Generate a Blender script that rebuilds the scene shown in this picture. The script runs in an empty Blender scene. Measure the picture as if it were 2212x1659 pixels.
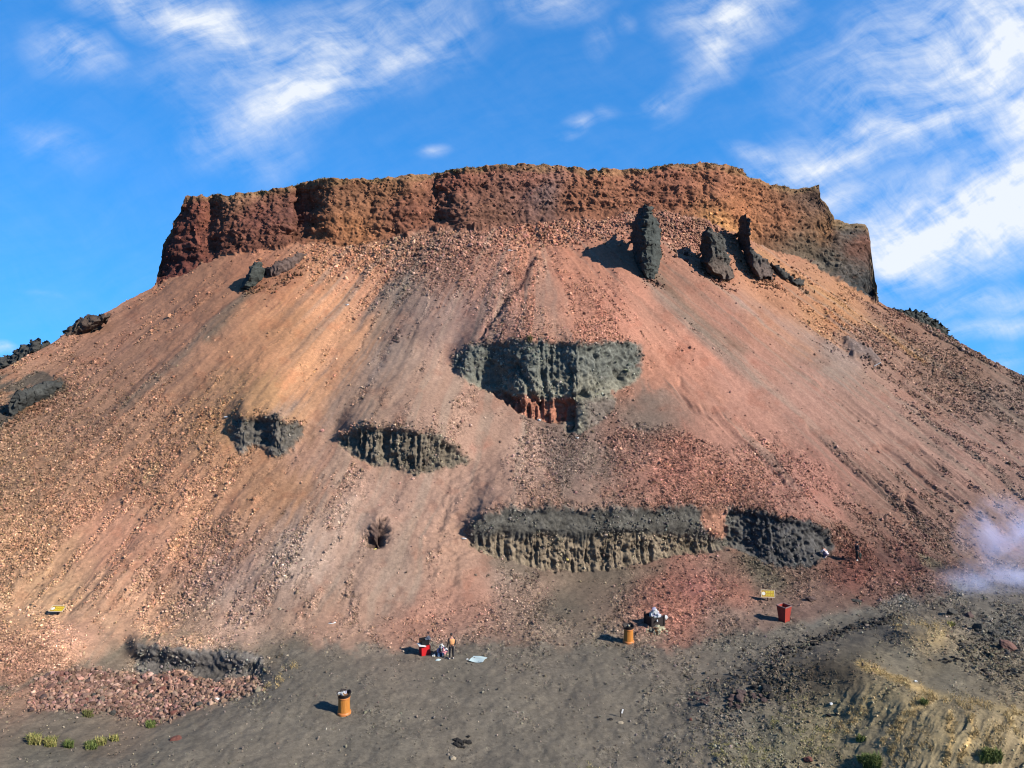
import bpy, math, random
import numpy as np
from mathutils import Vector, Matrix, Quaternion

# ------------------------------------------------------------------ camera, sky, sun, exposure
SC = bpy.context.scene
F, CX, HY, CAMZ = 1664.0, 1105.5, 683.0, 23.0      # focal length, centre and horizon of the view; eye height above the crater floor
cam_data = bpy.data.cameras.new('camera')
cam = bpy.data.objects.new('camera', cam_data)
SC.collection.objects.link(cam)
cam.location = (0, 0, CAMZ)
cam.rotation_euler = (math.radians(90), 0, 0)
cam_data.sensor_width = 36.0
cam_data.lens = 36.0 * F / 2211.0
cam_data.shift_y = -146.3 / 2211.0
cam_data.clip_end = 3000
SC.camera = cam

SUN = Vector((0.735, -0.385, 0.56)).normalized()
sun_data = bpy.data.lights.new('sun', 'SUN')
sun_data.energy = 5.0
sun_data.angle = math.radians(0.5)
sun_data.color = (1.0, 0.95, 0.87)
sun = bpy.data.objects.new('sun', sun_data)
SC.collection.objects.link(sun)
sun.rotation_euler = SUN.to_track_quat('Z', 'Y').to_euler()

SC.view_settings.view_transform = 'Standard'
SC.view_settings.look = 'None'
SC.view_settings.gamma = 1.0
SC.view_settings.exposure = 1.2
SC.cycles.pixel_filter_type = 'BLACKMAN_HARRIS'
SC.cycles.filter_width = 1.1
SC.cycles.max_bounces = 4
SC.cycles.diffuse_bounces = 2
SC.cycles.volume_bounces = 1
SC.cycles.use_denoising = True
SC.cycles.denoiser = 'OPENIMAGEDENOISE'
SC.cycles.denoising_input_passes = 'RGB_ALBEDO_NORMAL'
SC.cycles.denoising_prefilter = 'ACCURATE'
SC.cycles.sample_clamp_indirect = 4.0


class NT:
    """small helper for node trees"""
    def __init__(self, tree):
        self.t = tree
        tree.nodes.clear()

    def n(self, kind, **kw):
        nd = self.t.nodes.new(kind)
        for k, v in kw.items():
            if k.startswith('i_'):
                key = k[2:].replace('_', ' ')
                key = int(key) if key.isdigit() else key
                s = nd.inputs[key]
                if hasattr(v, 'is_output'):
                    self.t.links.new(v, s)
                else:
                    s.default_value = v
            else:
                setattr(nd, k, v)
        return nd

    def m(self, op, a, b=None, c=None, clamp=False):
        nd = self.t.nodes.new('ShaderNodeMath')
        nd.operation = op
        nd.use_clamp = clamp
        for i, v in enumerate((a, b, c)):
            if v is None:
                continue
            if hasattr(v, 'is_output'):
                self.t.links.new(v, nd.inputs[i])
            else:
                nd.inputs[i].default_value = v
        return nd.outputs[0]

    def mix(self, fac, a, b, blend='MIX'):
        nd = self.t.nodes.new('ShaderNodeMix')
        nd.data_type = 'RGBA'
        nd.blend_type = blend
        for i, v in ((0, fac), (6, a), (7, b)):
            if hasattr(v, 'is_output'):
                self.t.links.new(v, nd.inputs[i])
            else:
                nd.inputs[i].default_value = v
        return nd.outputs[2]

    def ramp(self, x, lo, hi, to0=0.0, to1=1.0, smooth=True):
        nd = self.t.nodes.new('ShaderNodeMapRange')
        nd.interpolation_type = 'SMOOTHSTEP' if smooth else 'LINEAR'
        self.t.links.new(x, nd.inputs[0])
        for i, v in ((1, lo), (2, hi), (3, to0), (4, to1)):
            nd.inputs[i].default_value = v
        return nd.outputs[0]


DIM = 1.76        # how much brighter the sun and exposure make a surface than its base colour suggests


def lin(c):
    c = np.asarray(c, float) / 255.0
    return np.where(c <= 0.04045, c / 12.92, ((c + 0.055) / 1.055) ** 2.4)


world = bpy.data.worlds.new('World')
SC.world = world
world.use_nodes = True
W = NT(world.node_tree)
sky = W.n('ShaderNodeTexSky', sky_type='NISHITA', sun_disc=False)
sky.sun_elevation = math.asin(SUN.z)
sky.sun_rotation = math.atan2(SUN.x, SUN.y)
sky.altitude = 1200
sky.air_density = 1.0
sky.dust_density = 0.0
sky.ozone_density = 2.5
tcs = W.n('ShaderNodeTexCoord')
seps = W.n('ShaderNodeSeparateXYZ', i_0=tcs.outputs['Generated'])
zs = W.m('MULTIPLY_ADD', W.m('MAXIMUM', seps.outputs[2], -0.12), 0.62, 0.33)
W.t.links.new(W.n('ShaderNodeCombineXYZ', i_0=seps.outputs[0], i_1=seps.outputs[1], i_2=zs).outputs[0], sky.inputs[0])
hsv = W.n('ShaderNodeHueSaturation', i_Saturation=1.30, i_Value=1.78, i_Color=sky.outputs[0])
hsv = W.n('ShaderNodeMix', data_type='RGBA', blend_type='MULTIPLY', i_0=1.0, i_6=hsv.outputs[0], i_7=(0.66, 0.97, 1.04, 1))
tc = W.n('ShaderNodeTexCoord')
sep = W.n('ShaderNodeSeparateXYZ', i_0=tc.outputs['Generated'])
den = W.m('MAXIMUM', W.m('ABSOLUTE', sep.outputs[1]), 0.12)
ca = W.m('DIVIDE', sep.outputs[0], den)
ce = W.m('DIVIDE', sep.outputs[2], den)
dirc = W.n('ShaderNodeCombineXYZ', i_0=ca, i_1=ce).outputs[0]
# warp the direction a little so that the cloud banks have ragged outlines
wn = W.n('ShaderNodeTexNoise', i_Vector=dirc, i_Scale=5.0, i_Detail=3.0)
wv = W.n('ShaderNodeVectorMath', operation='MULTIPLY_ADD', i_0=wn.outputs['Color'], i_1=(0.12, 0.10, 0), i_2=dirc).outputs[0]
wv = W.n('ShaderNodeVectorMath', operation='SUBTRACT', i_0=wv, i_1=(0.06, 0.05, 0)).outputs[0]
# clouds: (x, y, half width, half height, tilt deg, weight) in view units, turned into sky directions
CLOUDS = [
    (440, 45, 240, 75, 24, 1.0), (290, -10, 200, 60, 20, .7), (180, 115, 130, 65, 22, .66), (700, 110, 330, 120, -12, .8), (640, 205, 240, 85, -28, 1.0),
    (850, 120, 200, 60, -22, .8), (560, 250, 130, 120, 65, .55), (520, 170, 120, 150, 70, .5), (1010, 45, 70, 25, 20, .45), (600, 330, 90, 90, 60, .35), (110, 300, 110, 50, 30, .33),
    (1170, 5, 130, 50, 0, .62), (1575, 20, 150, 80, -15, 1.0), (1530, 90, 110, 80, -50, .85), (1470, 180, 110, 40, -55, .5),
    (1410, 228, 52, 28, 10, .55), (1260, 262, 34, 20, 0, .6), (1240, 295, 40, 14, -10, .35), (1305, 245, 26, 22, 0, .35), (1280, 75, 40, 40, 60, .35), (1338, 45, 28, 22, 0, .4), (936, 344, 30, 19, 0, .5),
    (2150, 110, 380, 210, -22, 1.05), (1900, 90, 260, 110, -25, .45), (1780, 350, 270, 60, -16, .95), (1640, 345, 90, 28, 8, .7), (1980, 280, 300, 70, -10, .9), (1800, 430, 140, 60, -18, .8),
    (2060, 480, 400, 120, -12, 1.3), (2230, 380, 260, 110, -14, 1.0), (1920, 540, 140, 45, -8, .8), (2230, 250, 160, 160, 0, .9),
    (2120, 640, 210, 42, -10, .62), (2150, 690, 210, 30, -8, .66), (1940, 618, 45, 14, -28, .45), (2190, 770, 60, 60, 0, .4), (0, 768, 34, 16, 0, .7), (90, 618, 60, 10, 0, .2)]
acc = None
for (px, py, rx, ry, tilt, wgt) in CLOUDS:
    mp = W.n('ShaderNodeMapping', vector_type='TEXTURE', i_Vector=wv, i_Location=((px - CX) / F, (HY - py) / F, 0),
             i_Rotation=(0, 0, -math.radians(tilt)), i_Scale=(1.42 * rx / F, 1.42 * ry / F, 1))
    gr = W.n('ShaderNodeTexGradient', gradient_type='SPHERICAL', i_Vector=mp.outputs[0])
    v = W.m('MULTIPLY', gr.outputs['Fac'], wgt * 1.28)
    acc = v if acc is None else W.m('SMOOTH_MAX', acc, v, 0.12)
# streaky texture: long stretched filaments, a finer set across them and a fluffy one
mp1 = W.n('ShaderNodeMapping', vector_type='TEXTURE', i_Vector=wv, i_Rotation=(0, 0, math.radians(22)), i_Scale=(1 / 8, 1 / 34, 1))
n1 = W.n('ShaderNodeTexNoise', i_Vector=mp1.outputs[0], i_Scale=1.0, i_Detail=10.0, i_Roughness=0.62, i_Distortion=0.15)
mp2 = W.n('ShaderNodeMapping', vector_type='TEXTURE', i_Vector=wv, i_Rotation=(0, 0, math.radians(-42)), i_Scale=(1 / 9, 1 / 38, 1))
n2 = W.n('ShaderNodeTexNoise', i_Vector=mp2.outputs[0], i_Scale=1.0, i_Detail=9.0, i_Roughness=0.68, i_Distortion=0.2)
n3 = W.n('ShaderNodeTexNoise', i_Vector=dirc, i_Scale=13.0, i_Detail=10.0, i_Roughness=0.64)
nz = W.m('ADD', W.m('ADD', W.m('MULTIPLY', n1.outputs[0], 0.42), W.m('MULTIPLY', n2.outputs[0], 0.26)), W.m('MULTIPLY', n3.outputs[0], 0.32))
cl = W.m('MULTIPLY', acc, W.m('ADD', W.m('MULTIPLY', W.m('SUBTRACT', nz, 0.5), 4.8), 0.66))
cl = W.m('ADD', cl, W.m('MULTIPLY', W.m('MAXIMUM', W.m('SUBTRACT', acc, 0.8), 0.0), 0.9))
cl = W.m('MULTIPLY', W.m('POWER', W.ramp(cl, 0.0, 1.25, smooth=False), 1.2), 0.93)
SKY_STRENGTH = 0.068
skyc = W.mix(cl, hsv.outputs[2], (5.9, 6.2, 6.6, 1))
bg = W.n('ShaderNodeBackground', i_Color=skyc, i_Strength=SKY_STRENGTH)
out = W.n('ShaderNodeOutputWorld', i_Surface=bg.outputs[0])

# ------------------------------------------------------------------ numeric helpers
rng = np.random.default_rng(7)
random.seed(11)


def hsh(ix, iy, seed, iz=None):
    with np.errstate(over='ignore'):
        h = ix.astype(np.int64) * 374761393 + iy.astype(np.int64) * 668265263 + seed * 1274126177
        if iz is not None:
            h = h + iz.astype(np.int64) * 2147483647
        h = (h ^ (h >> 13)) & 0xFFFFFFFF
        h = (h * 1274126177) & 0xFFFFFFFF
        h = h ^ (h >> 16)
    return (h & 0xFFFFFF).astype(np.float32) / np.float32(0xFFFFFF)


def vn2(x, y, seed):
    fx, fy = np.floor(x), np.floor(y)
    ix, iy = fx.astype(np.int64), fy.astype(np.int64)
    u, v = (x - fx).astype(np.float32), (y - fy).astype(np.float32)
    u, v = u * u * (3 - 2 * u), v * v * (3 - 2 * v)
    a, b = hsh(ix, iy, seed), hsh(ix + 1, iy, seed)
    c, d = hsh(ix, iy + 1, seed), hsh(ix + 1, iy + 1, seed)
    return (a * (1 - u) + b * u) * (1 - v) + (c * (1 - u) + d * u) * v


def fb2(x, y, seed, octs=4, gain=0.5):
    s, a, t = 0, 1.0, 0
    for k in range(octs):
        s = s + a * (vn2(x + 17.3 * k, y - 9.1 * k, seed + k) * 2 - 1)
        t += a
        a *= gain
        x, y = x * 2.03, y * 2.03
    return s / t * 1.5


def vn3(x, y, z, seed):
    fx, fy, fz = np.floor(x), np.floor(y), np.floor(z)
    ix, iy, iz = fx.astype(np.int64), fy.astype(np.int64), fz.astype(np.int64)
    u, v, w = x - fx, y - fy, z - fz
    u, v, w = u * u * (3 - 2 * u), v * v * (3 - 2 * v), w * w * (3 - 2 * w)
    r = 0
    for dx, wx in ((0, 1 - u), (1, u)):
        for dy, wy in ((0, 1 - v), (1, v)):
            for dz, wz in ((0, 1 - w), (1, w)):
                r = r + hsh(ix + dx, iy + dy, seed, iz + dz) * wx * wy * wz
    return r


def fb3(x, y, z, seed, octs=3, gain=0.5):
    s, a, t = 0, 1.0, 0
    for k in range(octs):
        s = s + a * (vn3(x + 3.7 * k, y, z, seed + k) * 2 - 1)
        t += a
        a *= gain
        x, y, z = x * 2.07, y * 2.07, z * 2.07
    return s / t * 1.5


def sstep(x, a, b):
    t = np.clip((x - a) / (b - a), 0, 1)
    return t * t * (3 - 2 * t)


def blur1(a, r, axis):
    if r < 1:
        return a
    for _ in range(3):
        pad = [(0, 0)] * a.ndim
        pad[axis] = (r + 1, r)
        c = np.cumsum(np.pad(a, pad, mode='edge'), axis=axis)
        n = a.shape[axis]
        hi = np.take(c, np.arange(2 * r + 1, 2 * r + 1 + n), axis=axis)
        lo = np.take(c, np.arange(0, n), axis=axis)
        a = (hi - lo) / (2 * r + 1)
    return a


# raster of the view used for masks: x -420..2630, y 340..1900, step 2
RX = np.arange(-420, 2632, 2.0)
RY = np.arange(330, 1912, 2.0)
RXX, RYY = np.meshgrid(RX, RY, indexing='ij')


def samp(m, x, y):
    fx = np.clip((x - RX[0]) / 2.0, 0, len(RX) - 1.001)
    fy = np.clip((y - RY[0]) / 2.0, 0, len(RY) - 1.001)
    ix, iy = fx.astype(int), fy.astype(int)
    u, v = fx - ix, fy - iy
    return (m[ix, iy] * (1 - u) + m[ix + 1, iy] * u) * (1 - v) + (m[ix, iy + 1] * (1 - u) + m[ix + 1, iy + 1] * u) * v


def inpoly(px, py, poly):
    ins = np.zeros(px.shape, bool)
    n = len(poly)
    for i in range(n):
        x1, y1 = poly[i]
        x2, y2 = poly[(i + 1) % n]
        if y1 == y2:
            continue
        c = ((y1 > py) != (y2 > py)) & (px < (x2 - x1) * (py - y1) / (y2 - y1) + x1)
        ins ^= c
    return ins


def pmask(poly, soft=0):
    m = inpoly(RXX, RYY, poly).astype(np.float32)
    if soft:
        m = blur1(blur1(m, soft, 0), soft, 1)
    return m


def zz(pts, sx, ox, sy, oy):
    return [(x * sx + ox, y * sy + oy) for x, y in pts]


def crv(pts):
    a = np.array(pts, float)
    return lambda x: np.interp(x, a[:, 0], a[:, 1])


# ------------------------------------------------------------------ outlines traced from the photograph
TOP = crv([(-420, 1010), (-200, 890), (0, 800), (60, 768), (100, 748), (112, 742), (135, 724), (165, 708), (200, 690), (235, 672), (290, 640), (330, 620), (338, 612),
           (342, 590), (347, 568), (352, 545), (362, 512), (376, 480), (388, 452), (398, 434), (408, 425), (440, 424), (500, 421), (520, 417), (560, 410), (600, 404),
           (660, 397), (700, 392), (760, 389), (800, 387), (860, 382), (900, 379), (948, 375), (965, 368), (1000, 363), (1050, 359), (1100, 358), (1180, 359), (1230, 362),
           (1270, 366), (1300, 366), (1380, 361), (1450, 357), (1500, 354), (1545, 354), (1580, 361), (1600, 367), (1622, 382), (1650, 392), (1680, 400), (1720, 405),
           (1766, 402), (1771, 425), (1784, 452), (1794, 478), (1830, 482), (1868, 487), (1876, 500), (1881, 560), (1887, 610), (1896, 650), (1927, 668), (1990, 697),
           (2050, 730), (2100, 757), (2160, 788), (2211, 815), (2400, 915), (2630, 1030)])
BASE = crv([(-420, 1010), (-200, 890), (0, 800), (60, 768), (100, 748), (112, 742), (135, 724), (165, 708), (200, 690), (235, 672), (290, 640), (330, 620), (338, 614),
            (380, 597), (404, 583), (465, 555), (565, 541), (630, 532), (670, 522), (727, 533), (807, 527), (880, 513), (928, 496), (1029, 497), (1089, 493), (1134, 487),
            (1174, 478), (1215, 473), (1295, 475), (1360, 458), (1436, 458), (1517, 470), (1569, 497), (1617, 517), (1658, 533), (1718, 552), (1762, 576), (1819, 607),
            (1843, 623), (1896, 651), (1927, 668), (1990, 697), (2050, 730), (2100, 757), (2160, 788), (2211, 815), (2400, 915), (2630, 1030)])
BASEY = crv([(-420, 78), (-200, 86), (0, 95), (170, 106), (338, 120), (430, 117), (650, 117), (900, 116), (1150, 118), (1400, 121), (1600, 124), (1780, 127),
             (1900, 127), (2050, 116), (2211, 106), (2400, 97), (2630, 88)])
_bx = np.arange(-420, 2632, 2.0)
_by = blur1(BASEY(_bx), 40, 0)
BASEY = lambda x: np.interp(x, _bx, _by)
TOE = crv([(-420, 1325), (0, 1335), (300, 1345), (600, 1355), (900, 1335), (1050, 1290), (1200, 1250), (1500, 1238), (1800, 1232), (2000, 1238), (2211, 1225), (2630, 1190)])

_tb, _bb = TOE(_bx), BASE(_bx)
_ts, _bs = blur1(_tb, 25, 0), blur1(_bb, 22, 0)
TOE = lambda x: np.interp(x, _bx, _ts)
BASES = lambda x: np.interp(x, _bx, _bs)

P_UP = zz([(180, 340), (240, 290), (330, 235), (500, 215), (700, 200), (1000, 195), (1200, 205), (1500, 195), (1700, 190), (1760, 215), (1770, 330), (1750, 400),
           (1780, 450), (1750, 510), (1680, 570), (1500, 610), (1550, 680), (1500, 780), (1400, 880), (1280, 960), (1230, 990), (1180, 965), (1100, 890), (900, 850),
           (760, 815), (690, 755), (500, 615), (330, 535), (220, 450), (170, 390)], .2563, 931.5, .2563, 688.5)
P_UPRED = zz([(440, 560), (600, 620), (720, 660), (860, 640), (960, 680), (1150, 655), (1260, 720), (1200, 790), (1130, 880), (900, 860), (690, 770)], .2563, 931.5, .2563, 688.5)
P_MID = zz([(955, 470), (1050, 400), (1130, 375), (1300, 390), (1500, 400), (1700, 440), (1850, 540), (1950, 630), (1930, 652), (1800, 680), (1700, 710), (1580, 735),
            (1450, 710), (1330, 660), (1270, 682), (1120, 632), (1050, 580), (980, 510)], .293, 445.5, .293, 810)
P_LEFT = zz([(190, 400), (220, 330), (300, 310), (500, 295), (620, 340), (740, 360), (720, 450), (640, 540), (530, 615), (450, 580), (400, 520), (330, 530), (250, 580),
             (210, 540), (195, 470)], .293, 445.5, .293, 810)
P_LOW = zz([(175, 230), (250, 150), (350, 105), (550, 95), (800, 110), (1000, 105), (1250, 95), (1400, 105), (1460, 98), (1650, 135), (1850, 170), (1950, 220), (1980, 300),
            (1920, 350), (1850, 385), (1720, 398), (1640, 375), (1560, 330), (1450, 300), (1390, 322), (1250, 328), (1100, 360), (900, 405), (780, 412), (550, 407), (420, 372),
            (260, 332), (190, 282)], .4394, 931.5, .4394, 1053)
P_LOWRED = zz([(1310, 105), (1440, 98), (1445, 250), (1380, 245), (1330, 210)], .4394, 931.5, .4394, 1053)
P_HOLE = [(785, 1150), (800, 1125), (825, 1112), (838, 1125), (842, 1150), (832, 1172), (812, 1183), (793, 1174)]
P_BANK = zz([(1005, 462), (1160, 458), (1180, 490), (1500, 500), (1900, 540), (1960, 600), (1930, 680), (1890, 695), (1700, 735), (1500, 740), (1400, 665), (1300, 668),
             (1100, 698), (1000, 695)], .293, 0, .293, 1254)
P_RUBBLE = zz([(230, 760), (420, 660), (700, 650), (1000, 690), (1300, 680), (1500, 745), (1890, 700), (1950, 790), (1750, 880), (1450, 950), (1300, 1020), (1130, 1080),
               (900, 1000), (620, 960), (400, 970), (200, 960)], .293, 0, .293, 1254)
P_DARKLEFT = zz([(-900, 900), (0, 560), (150, 530), (330, 510), (450, 560), (500, 610), (440, 660), (300, 740), (0, 950), (-900, 1500)], .293, 0, .293, 648)
P_RIGHTROCK = [(1820, 728), (1850, 735), (1880, 755), (1900, 780), (1893, 792), (1870, 780), (1845, 765), (1825, 745)]
P_CLIFF2 = [(1793, 470), (1807, 505), (1815, 550), (1820, 610), (1900, 700), (2000, 660), (1900, 440)]
OUTC = [('up', P_UP, 230, .00058), ('mid', P_MID, 200, .0006), ('left', P_LEFT, 170, .0006), ('low', P_LOW, 150, .00055), ('hole', P_HOLE, 60, .0003)]


# ------------------------------------------------------------------ ground height in metres above the crater floor (pits and mounds)
def gauss(x, y, cx, cy, rx, ry, rot=0):
    c, s = math.cos(math.radians(rot)), math.sin(math.radians(rot))
    dx, dy = x - cx, y - cy
    u, v = (dx * c + dy * s) / rx, (-dx * s + dy * c) / ry
    return np.exp(-(u * u + v * v))


x_, y_ = RXX, RYY
PIT = inpoly(x_, y_, [(-420, 1560), (0, 1500), (120, 1452), (200, 1425), (288, 1400), (300, 1398), (440, 1408), (560, 1420), (600, 1440), (600, 1462), (540, 1500), (440, 1550),
                      (340, 1580), (200, 1612), (80, 1605), (-420, 1640)]).astype(np.float32)
HM = -1.6 * PIT * (.35 + .65 * sstep(x_, 150, 290))
up = blur1(blur1(np.roll(HM, 9, 1), 8, 1), 5, 0)
dn = blur1(blur1(HM, 22, 1), 22, 0)
wgt = np.maximum.reduce([sstep(y_, 1455, 1500), 1 - sstep(x_, 262, 300), sstep(x_, 520, 600)])
HM = up * (1 - wgt) + dn * wgt
# grassy mound at the lower right: crest line, steep near side, gentle far side
crest = np.interp(x_, [1450, 1650, 1780, 1860, 1920, 2000, 2100, 2211, 2630], [1560, 1455, 1432, 1440, 1465, 1500, 1520, 1535, 1570])
hc = np.interp(x_, [1380, 1500, 1640, 1760, 1860, 1960, 2100, 2211, 2630], [0, .45, 1.1, 1.9, 2.7, 3.0, 3.1, 3.1, 3.3])
hnear = hc * (1 - 0.62 * sstep(y_ - crest, 0, 230) - 0.38 * sstep(y_ - crest, 120, 400))
far_h = np.interp(x_, [1480, 1700, 1860, 2000, 2211, 2630], [0, .25, .62, .72, .78, .8])
pathy = np.interp(x_, [1480, 1700, 1900, 2050, 2211, 2630], [1420, 1400, 1340, 1290, 1260, 1180])
hfar = hc * (far_h + (1 - far_h) * (1 - sstep(crest - y_, 0, 45)))
hfar = hfar * (1 - .8 * sstep((crest - y_) / np.maximum(crest - pathy, 20), .35, 1.25))
MND = np.where(y_ > crest, hnear, hfar)
MND = blur1(blur1(MND, 5, 1), 6, 0)
HM = HM + MND
HM = HM + .75 * gauss(x_, y_, 1995, 1366, 95, 30, 12) + .5 * gauss(x_, y_, 1500, 1275, 190, 50, -6) + .5 * gauss(x_, y_, 1950, 1235, 200, 50)
HM = HM + .7 * gauss(x_, y_, 40, 1385, 200, 55) * (1 - blur1(blur1(PIT, 20, 0), 20, 1))
HM = HM + .14 * fb2(x_ / 120, y_ / 60, 31, 2)


# ------------------------------------------------------------------ depth of the smooth ground
def envelope(poly, xs):
    t, b = np.full(xs.shape, np.nan), np.full(xs.shape, np.nan)
    n = len(poly)
    for i in range(n):
        (x1, y1), (x2, y2) = poly[i], poly[(i + 1) % n]
        if x1 == x2:
            continue
        m = (xs >= min(x1, x2)) & (xs <= max(x1, x2))
        yy = y1 + (xs - x1) * (y2 - y1) / (x2 - x1)
        t[m] = np.fmin(t[m], yy[m])
        b[m] = np.fmax(b[m], yy[m])
    return t, b


ENV = {}
for nm, poly, L, kap in OUTC:
    t, b = envelope(poly, RX)
    ok = ~np.isnan(t)
    h = np.where(ok, b - t, 0)
    h = blur1(h, 6, 0)
    b = np.interp(RX, RX[ok], b[ok])
    b = blur1(b, 3, 0)
    ENV[nm] = (h, b, blur1(h, 28, 0))

# recesses of the cliff front (metres back), lit from the right: sawteeth whose left sides are dark
RECESS = crv([(330, 7), (400, 1.6), (425, .8), (455, 1.8), (480, .6), (560, .3), (600, .2), (622, .4), (640, 3.2), (690, .6), (720, .2), (800, 1.2), (900, 2.0), (948, 3.4),
              (985, .3), (1010, .0), (1040, .8), (1100, 1.2), (1200, 2.2), (1300, 1.6), (1380, 1.0), (1480, .9), (1540, .0), (1580, 1.2), (1640, 2.0), (1700, 1.5), (1770, 2.2), (1800, 2.5)])
LEDGE = crv([(330, .3), (600, .5), (800, .4), (960, .3), (1000, 1.1), (1060, .9), (1100, .6), (1200, .4), (1500, .6), (1800, .3)])


def surfY(x, y):
    y1, y2, y2s, Y2 = TOE(x), BASE(x), BASES(x), BASEY(x)
    h = samp(HM, x, y)
    ys = np.maximum(y, y2)
    qf = (ys - HY) / (F * (CAMZ - h))
    Y1 = CAMZ * F / (y1 - HY)
    qs = 1 / Y1 + (1 / Y2 - 1 / Y1) * np.where(ys > y1, .3, 1) * (y1 - ys) / (y1 - y2s)
    sc = 2.6e-4
    q = np.maximum(qf, qs) + sc * np.log1p(np.exp(-np.abs(qf - qs) / sc)) * sstep(ys, 900, 1100)
    lnY = -np.log(q)
    for nm, poly, L, kap in OUTC:
        H, B, HW = ENV[nm]
        hh = np.interp(x, RX, H)
        bb = np.interp(x, RX, B)
        hw = np.interp(x, RX, HW)
        r = np.clip((bb - ys) / np.maximum(hh, 4), 0, 1)
        ab = bb - hh - ys
        t = sstep(ab, 0, 70)
        lnY = lnY - kap * (hh * (1 - t) + hw * t) * r * (1 - sstep(ab, 0, L))
    Yv = np.exp(lnY)
    c = np.maximum(y2 - y, 0)
    Yv = Yv * (1 + .00022 * c) + RECESS(x + 13 * fb2(x / 45, y / 22, 27, 3)) * sstep(c, 0, 16) * (x > 336) * (x < 1890)
    Yv = Yv + LEDGE(x) * sstep(c, 55, 75)
    m2 = inpoly(x, y, P_CLIFF2) & (y < y2)
    Yv = Yv + 3.0 * m2 + np.where(m2, np.maximum(x - 1800, 0) * .09, 0)
    return Yv


NX, N1, N2 = 1560, 100, 730
NY = N1 + N2
gx = np.linspace(-420, 2630, NX)
top = TOP(gx)
X = np.repeat(gx[:, None], NY, 1)
JOIN = lambda x: BASE(x) + 14
yj = JOIN(gx)
Yp = np.concatenate([top[:, None] + (yj - top)[:, None] * np.linspace(0, 1, N1, endpoint=False)[None, :],
                     yj[:, None] + (1895 - yj)[:, None] * np.linspace(0, 1, N2)[None, :]], 1)
jag = fb2(gx / 14, gx * 0 + 3.3, 5, 4) * np.where((gx > 336) & (gx < 1896), 3.6, 1.6)
Yp = Yp + jag[:, None] * np.clip(1 - (Yp - top[:, None]) / 60, 0, 1)
DY = surfY(X, np.maximum(Yp, top[:, None]))


def unproj(x, y, d):
    return np.stack([(x - CX) / F * d, d, CAMZ + (HY - y) / F * d], -1)


P = unproj(X, Yp, DY)


def normals(P):
    a = np.gradient(P, axis=0)
    b = np.gradient(P, axis=1)
    n = np.cross(a, b)
    n /= np.linalg.norm(n, axis=-1, keepdims=True) + 1e-9
    s = np.sign((n * (np.array([0, 0, CAMZ]) - P)).sum(-1, keepdims=True))
    return n * np.where(s == 0, 1, s)


# ------------------------------------------------------------------ masks on the mesh
wx = X + 5 * fb2(X / 16, Yp / 16, 41, 3) + 2.5 * fb2(X / 5, Yp / 5, 44, 2)
wy = Yp + 5 * fb2(X / 16, Yp / 16, 51, 3) + 2.5 * fb2(X / 5, Yp / 5, 54, 2)
MASK = {}
for nm, poly in [('up', P_UP), ('upred', P_UPRED), ('mid', P_MID), ('left', P_LEFT), ('low', P_LOW), ('lowred', P_LOWRED), ('hole', P_HOLE), ('bank', P_BANK),
                 ('rubble', P_RUBBLE), ('darkleft', P_DARKLEFT), ('rrock', P_RIGHTROCK)]:
    MASK[nm] = np.clip(samp(pmask(poly, 1), wx, wy), 0, 1)
MASK['cliff'] = sstep(BASE(X) - wy, -3, 3) * (X > 332) * (X < 1897)
MASK['cliff2'] = (inpoly(X, Yp, P_CLIFF2) & (Yp < BASE(X) + 2)).astype(np.float32)
toe_line = TOE(X) + 18 * fb2(X / 60, Yp / 40, 61, 3)
rockm = np.maximum.reduce([MASK[k] for k in ('up', 'mid', 'left', 'low', 'hole', 'bank', 'rrock')])

# streak coordinate: where the fall line through a point starts on the line y = 540
c0x = np.array([-900, 0, 338, 650, 900, 1040, 1120, 1160, 1190, 1300, 1450, 1700, 1900, 2300, 3200], float)
c0c = np.array([2.1, 1.9, 1.73, 1.05, .78, .5, .25, 0, -.85, -1.12, -1.28, -1.48, -1.73, -1.9, -2.1], float)
PSI = np.zeros_like(RXX)
xs0 = np.linspace(-900, 3200, 1400)
cc0 = np.interp(xs0, c0x, c0c)
for j, yv in enumerate(RY):
    PSI[:, j] = np.interp(RX, xs0 - (yv - 540) * cc0, xs0)
psi = samp(PSI, X, Yp) + 5 * fb2(X / 90, Yp / 90, 71, 3)

S1 = P[..., 0]
S2 = P[..., 1] * .85 + P[..., 2] * .55
Xw, Yw, Zw = P[..., 0], P[..., 1], P[..., 2]

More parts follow.
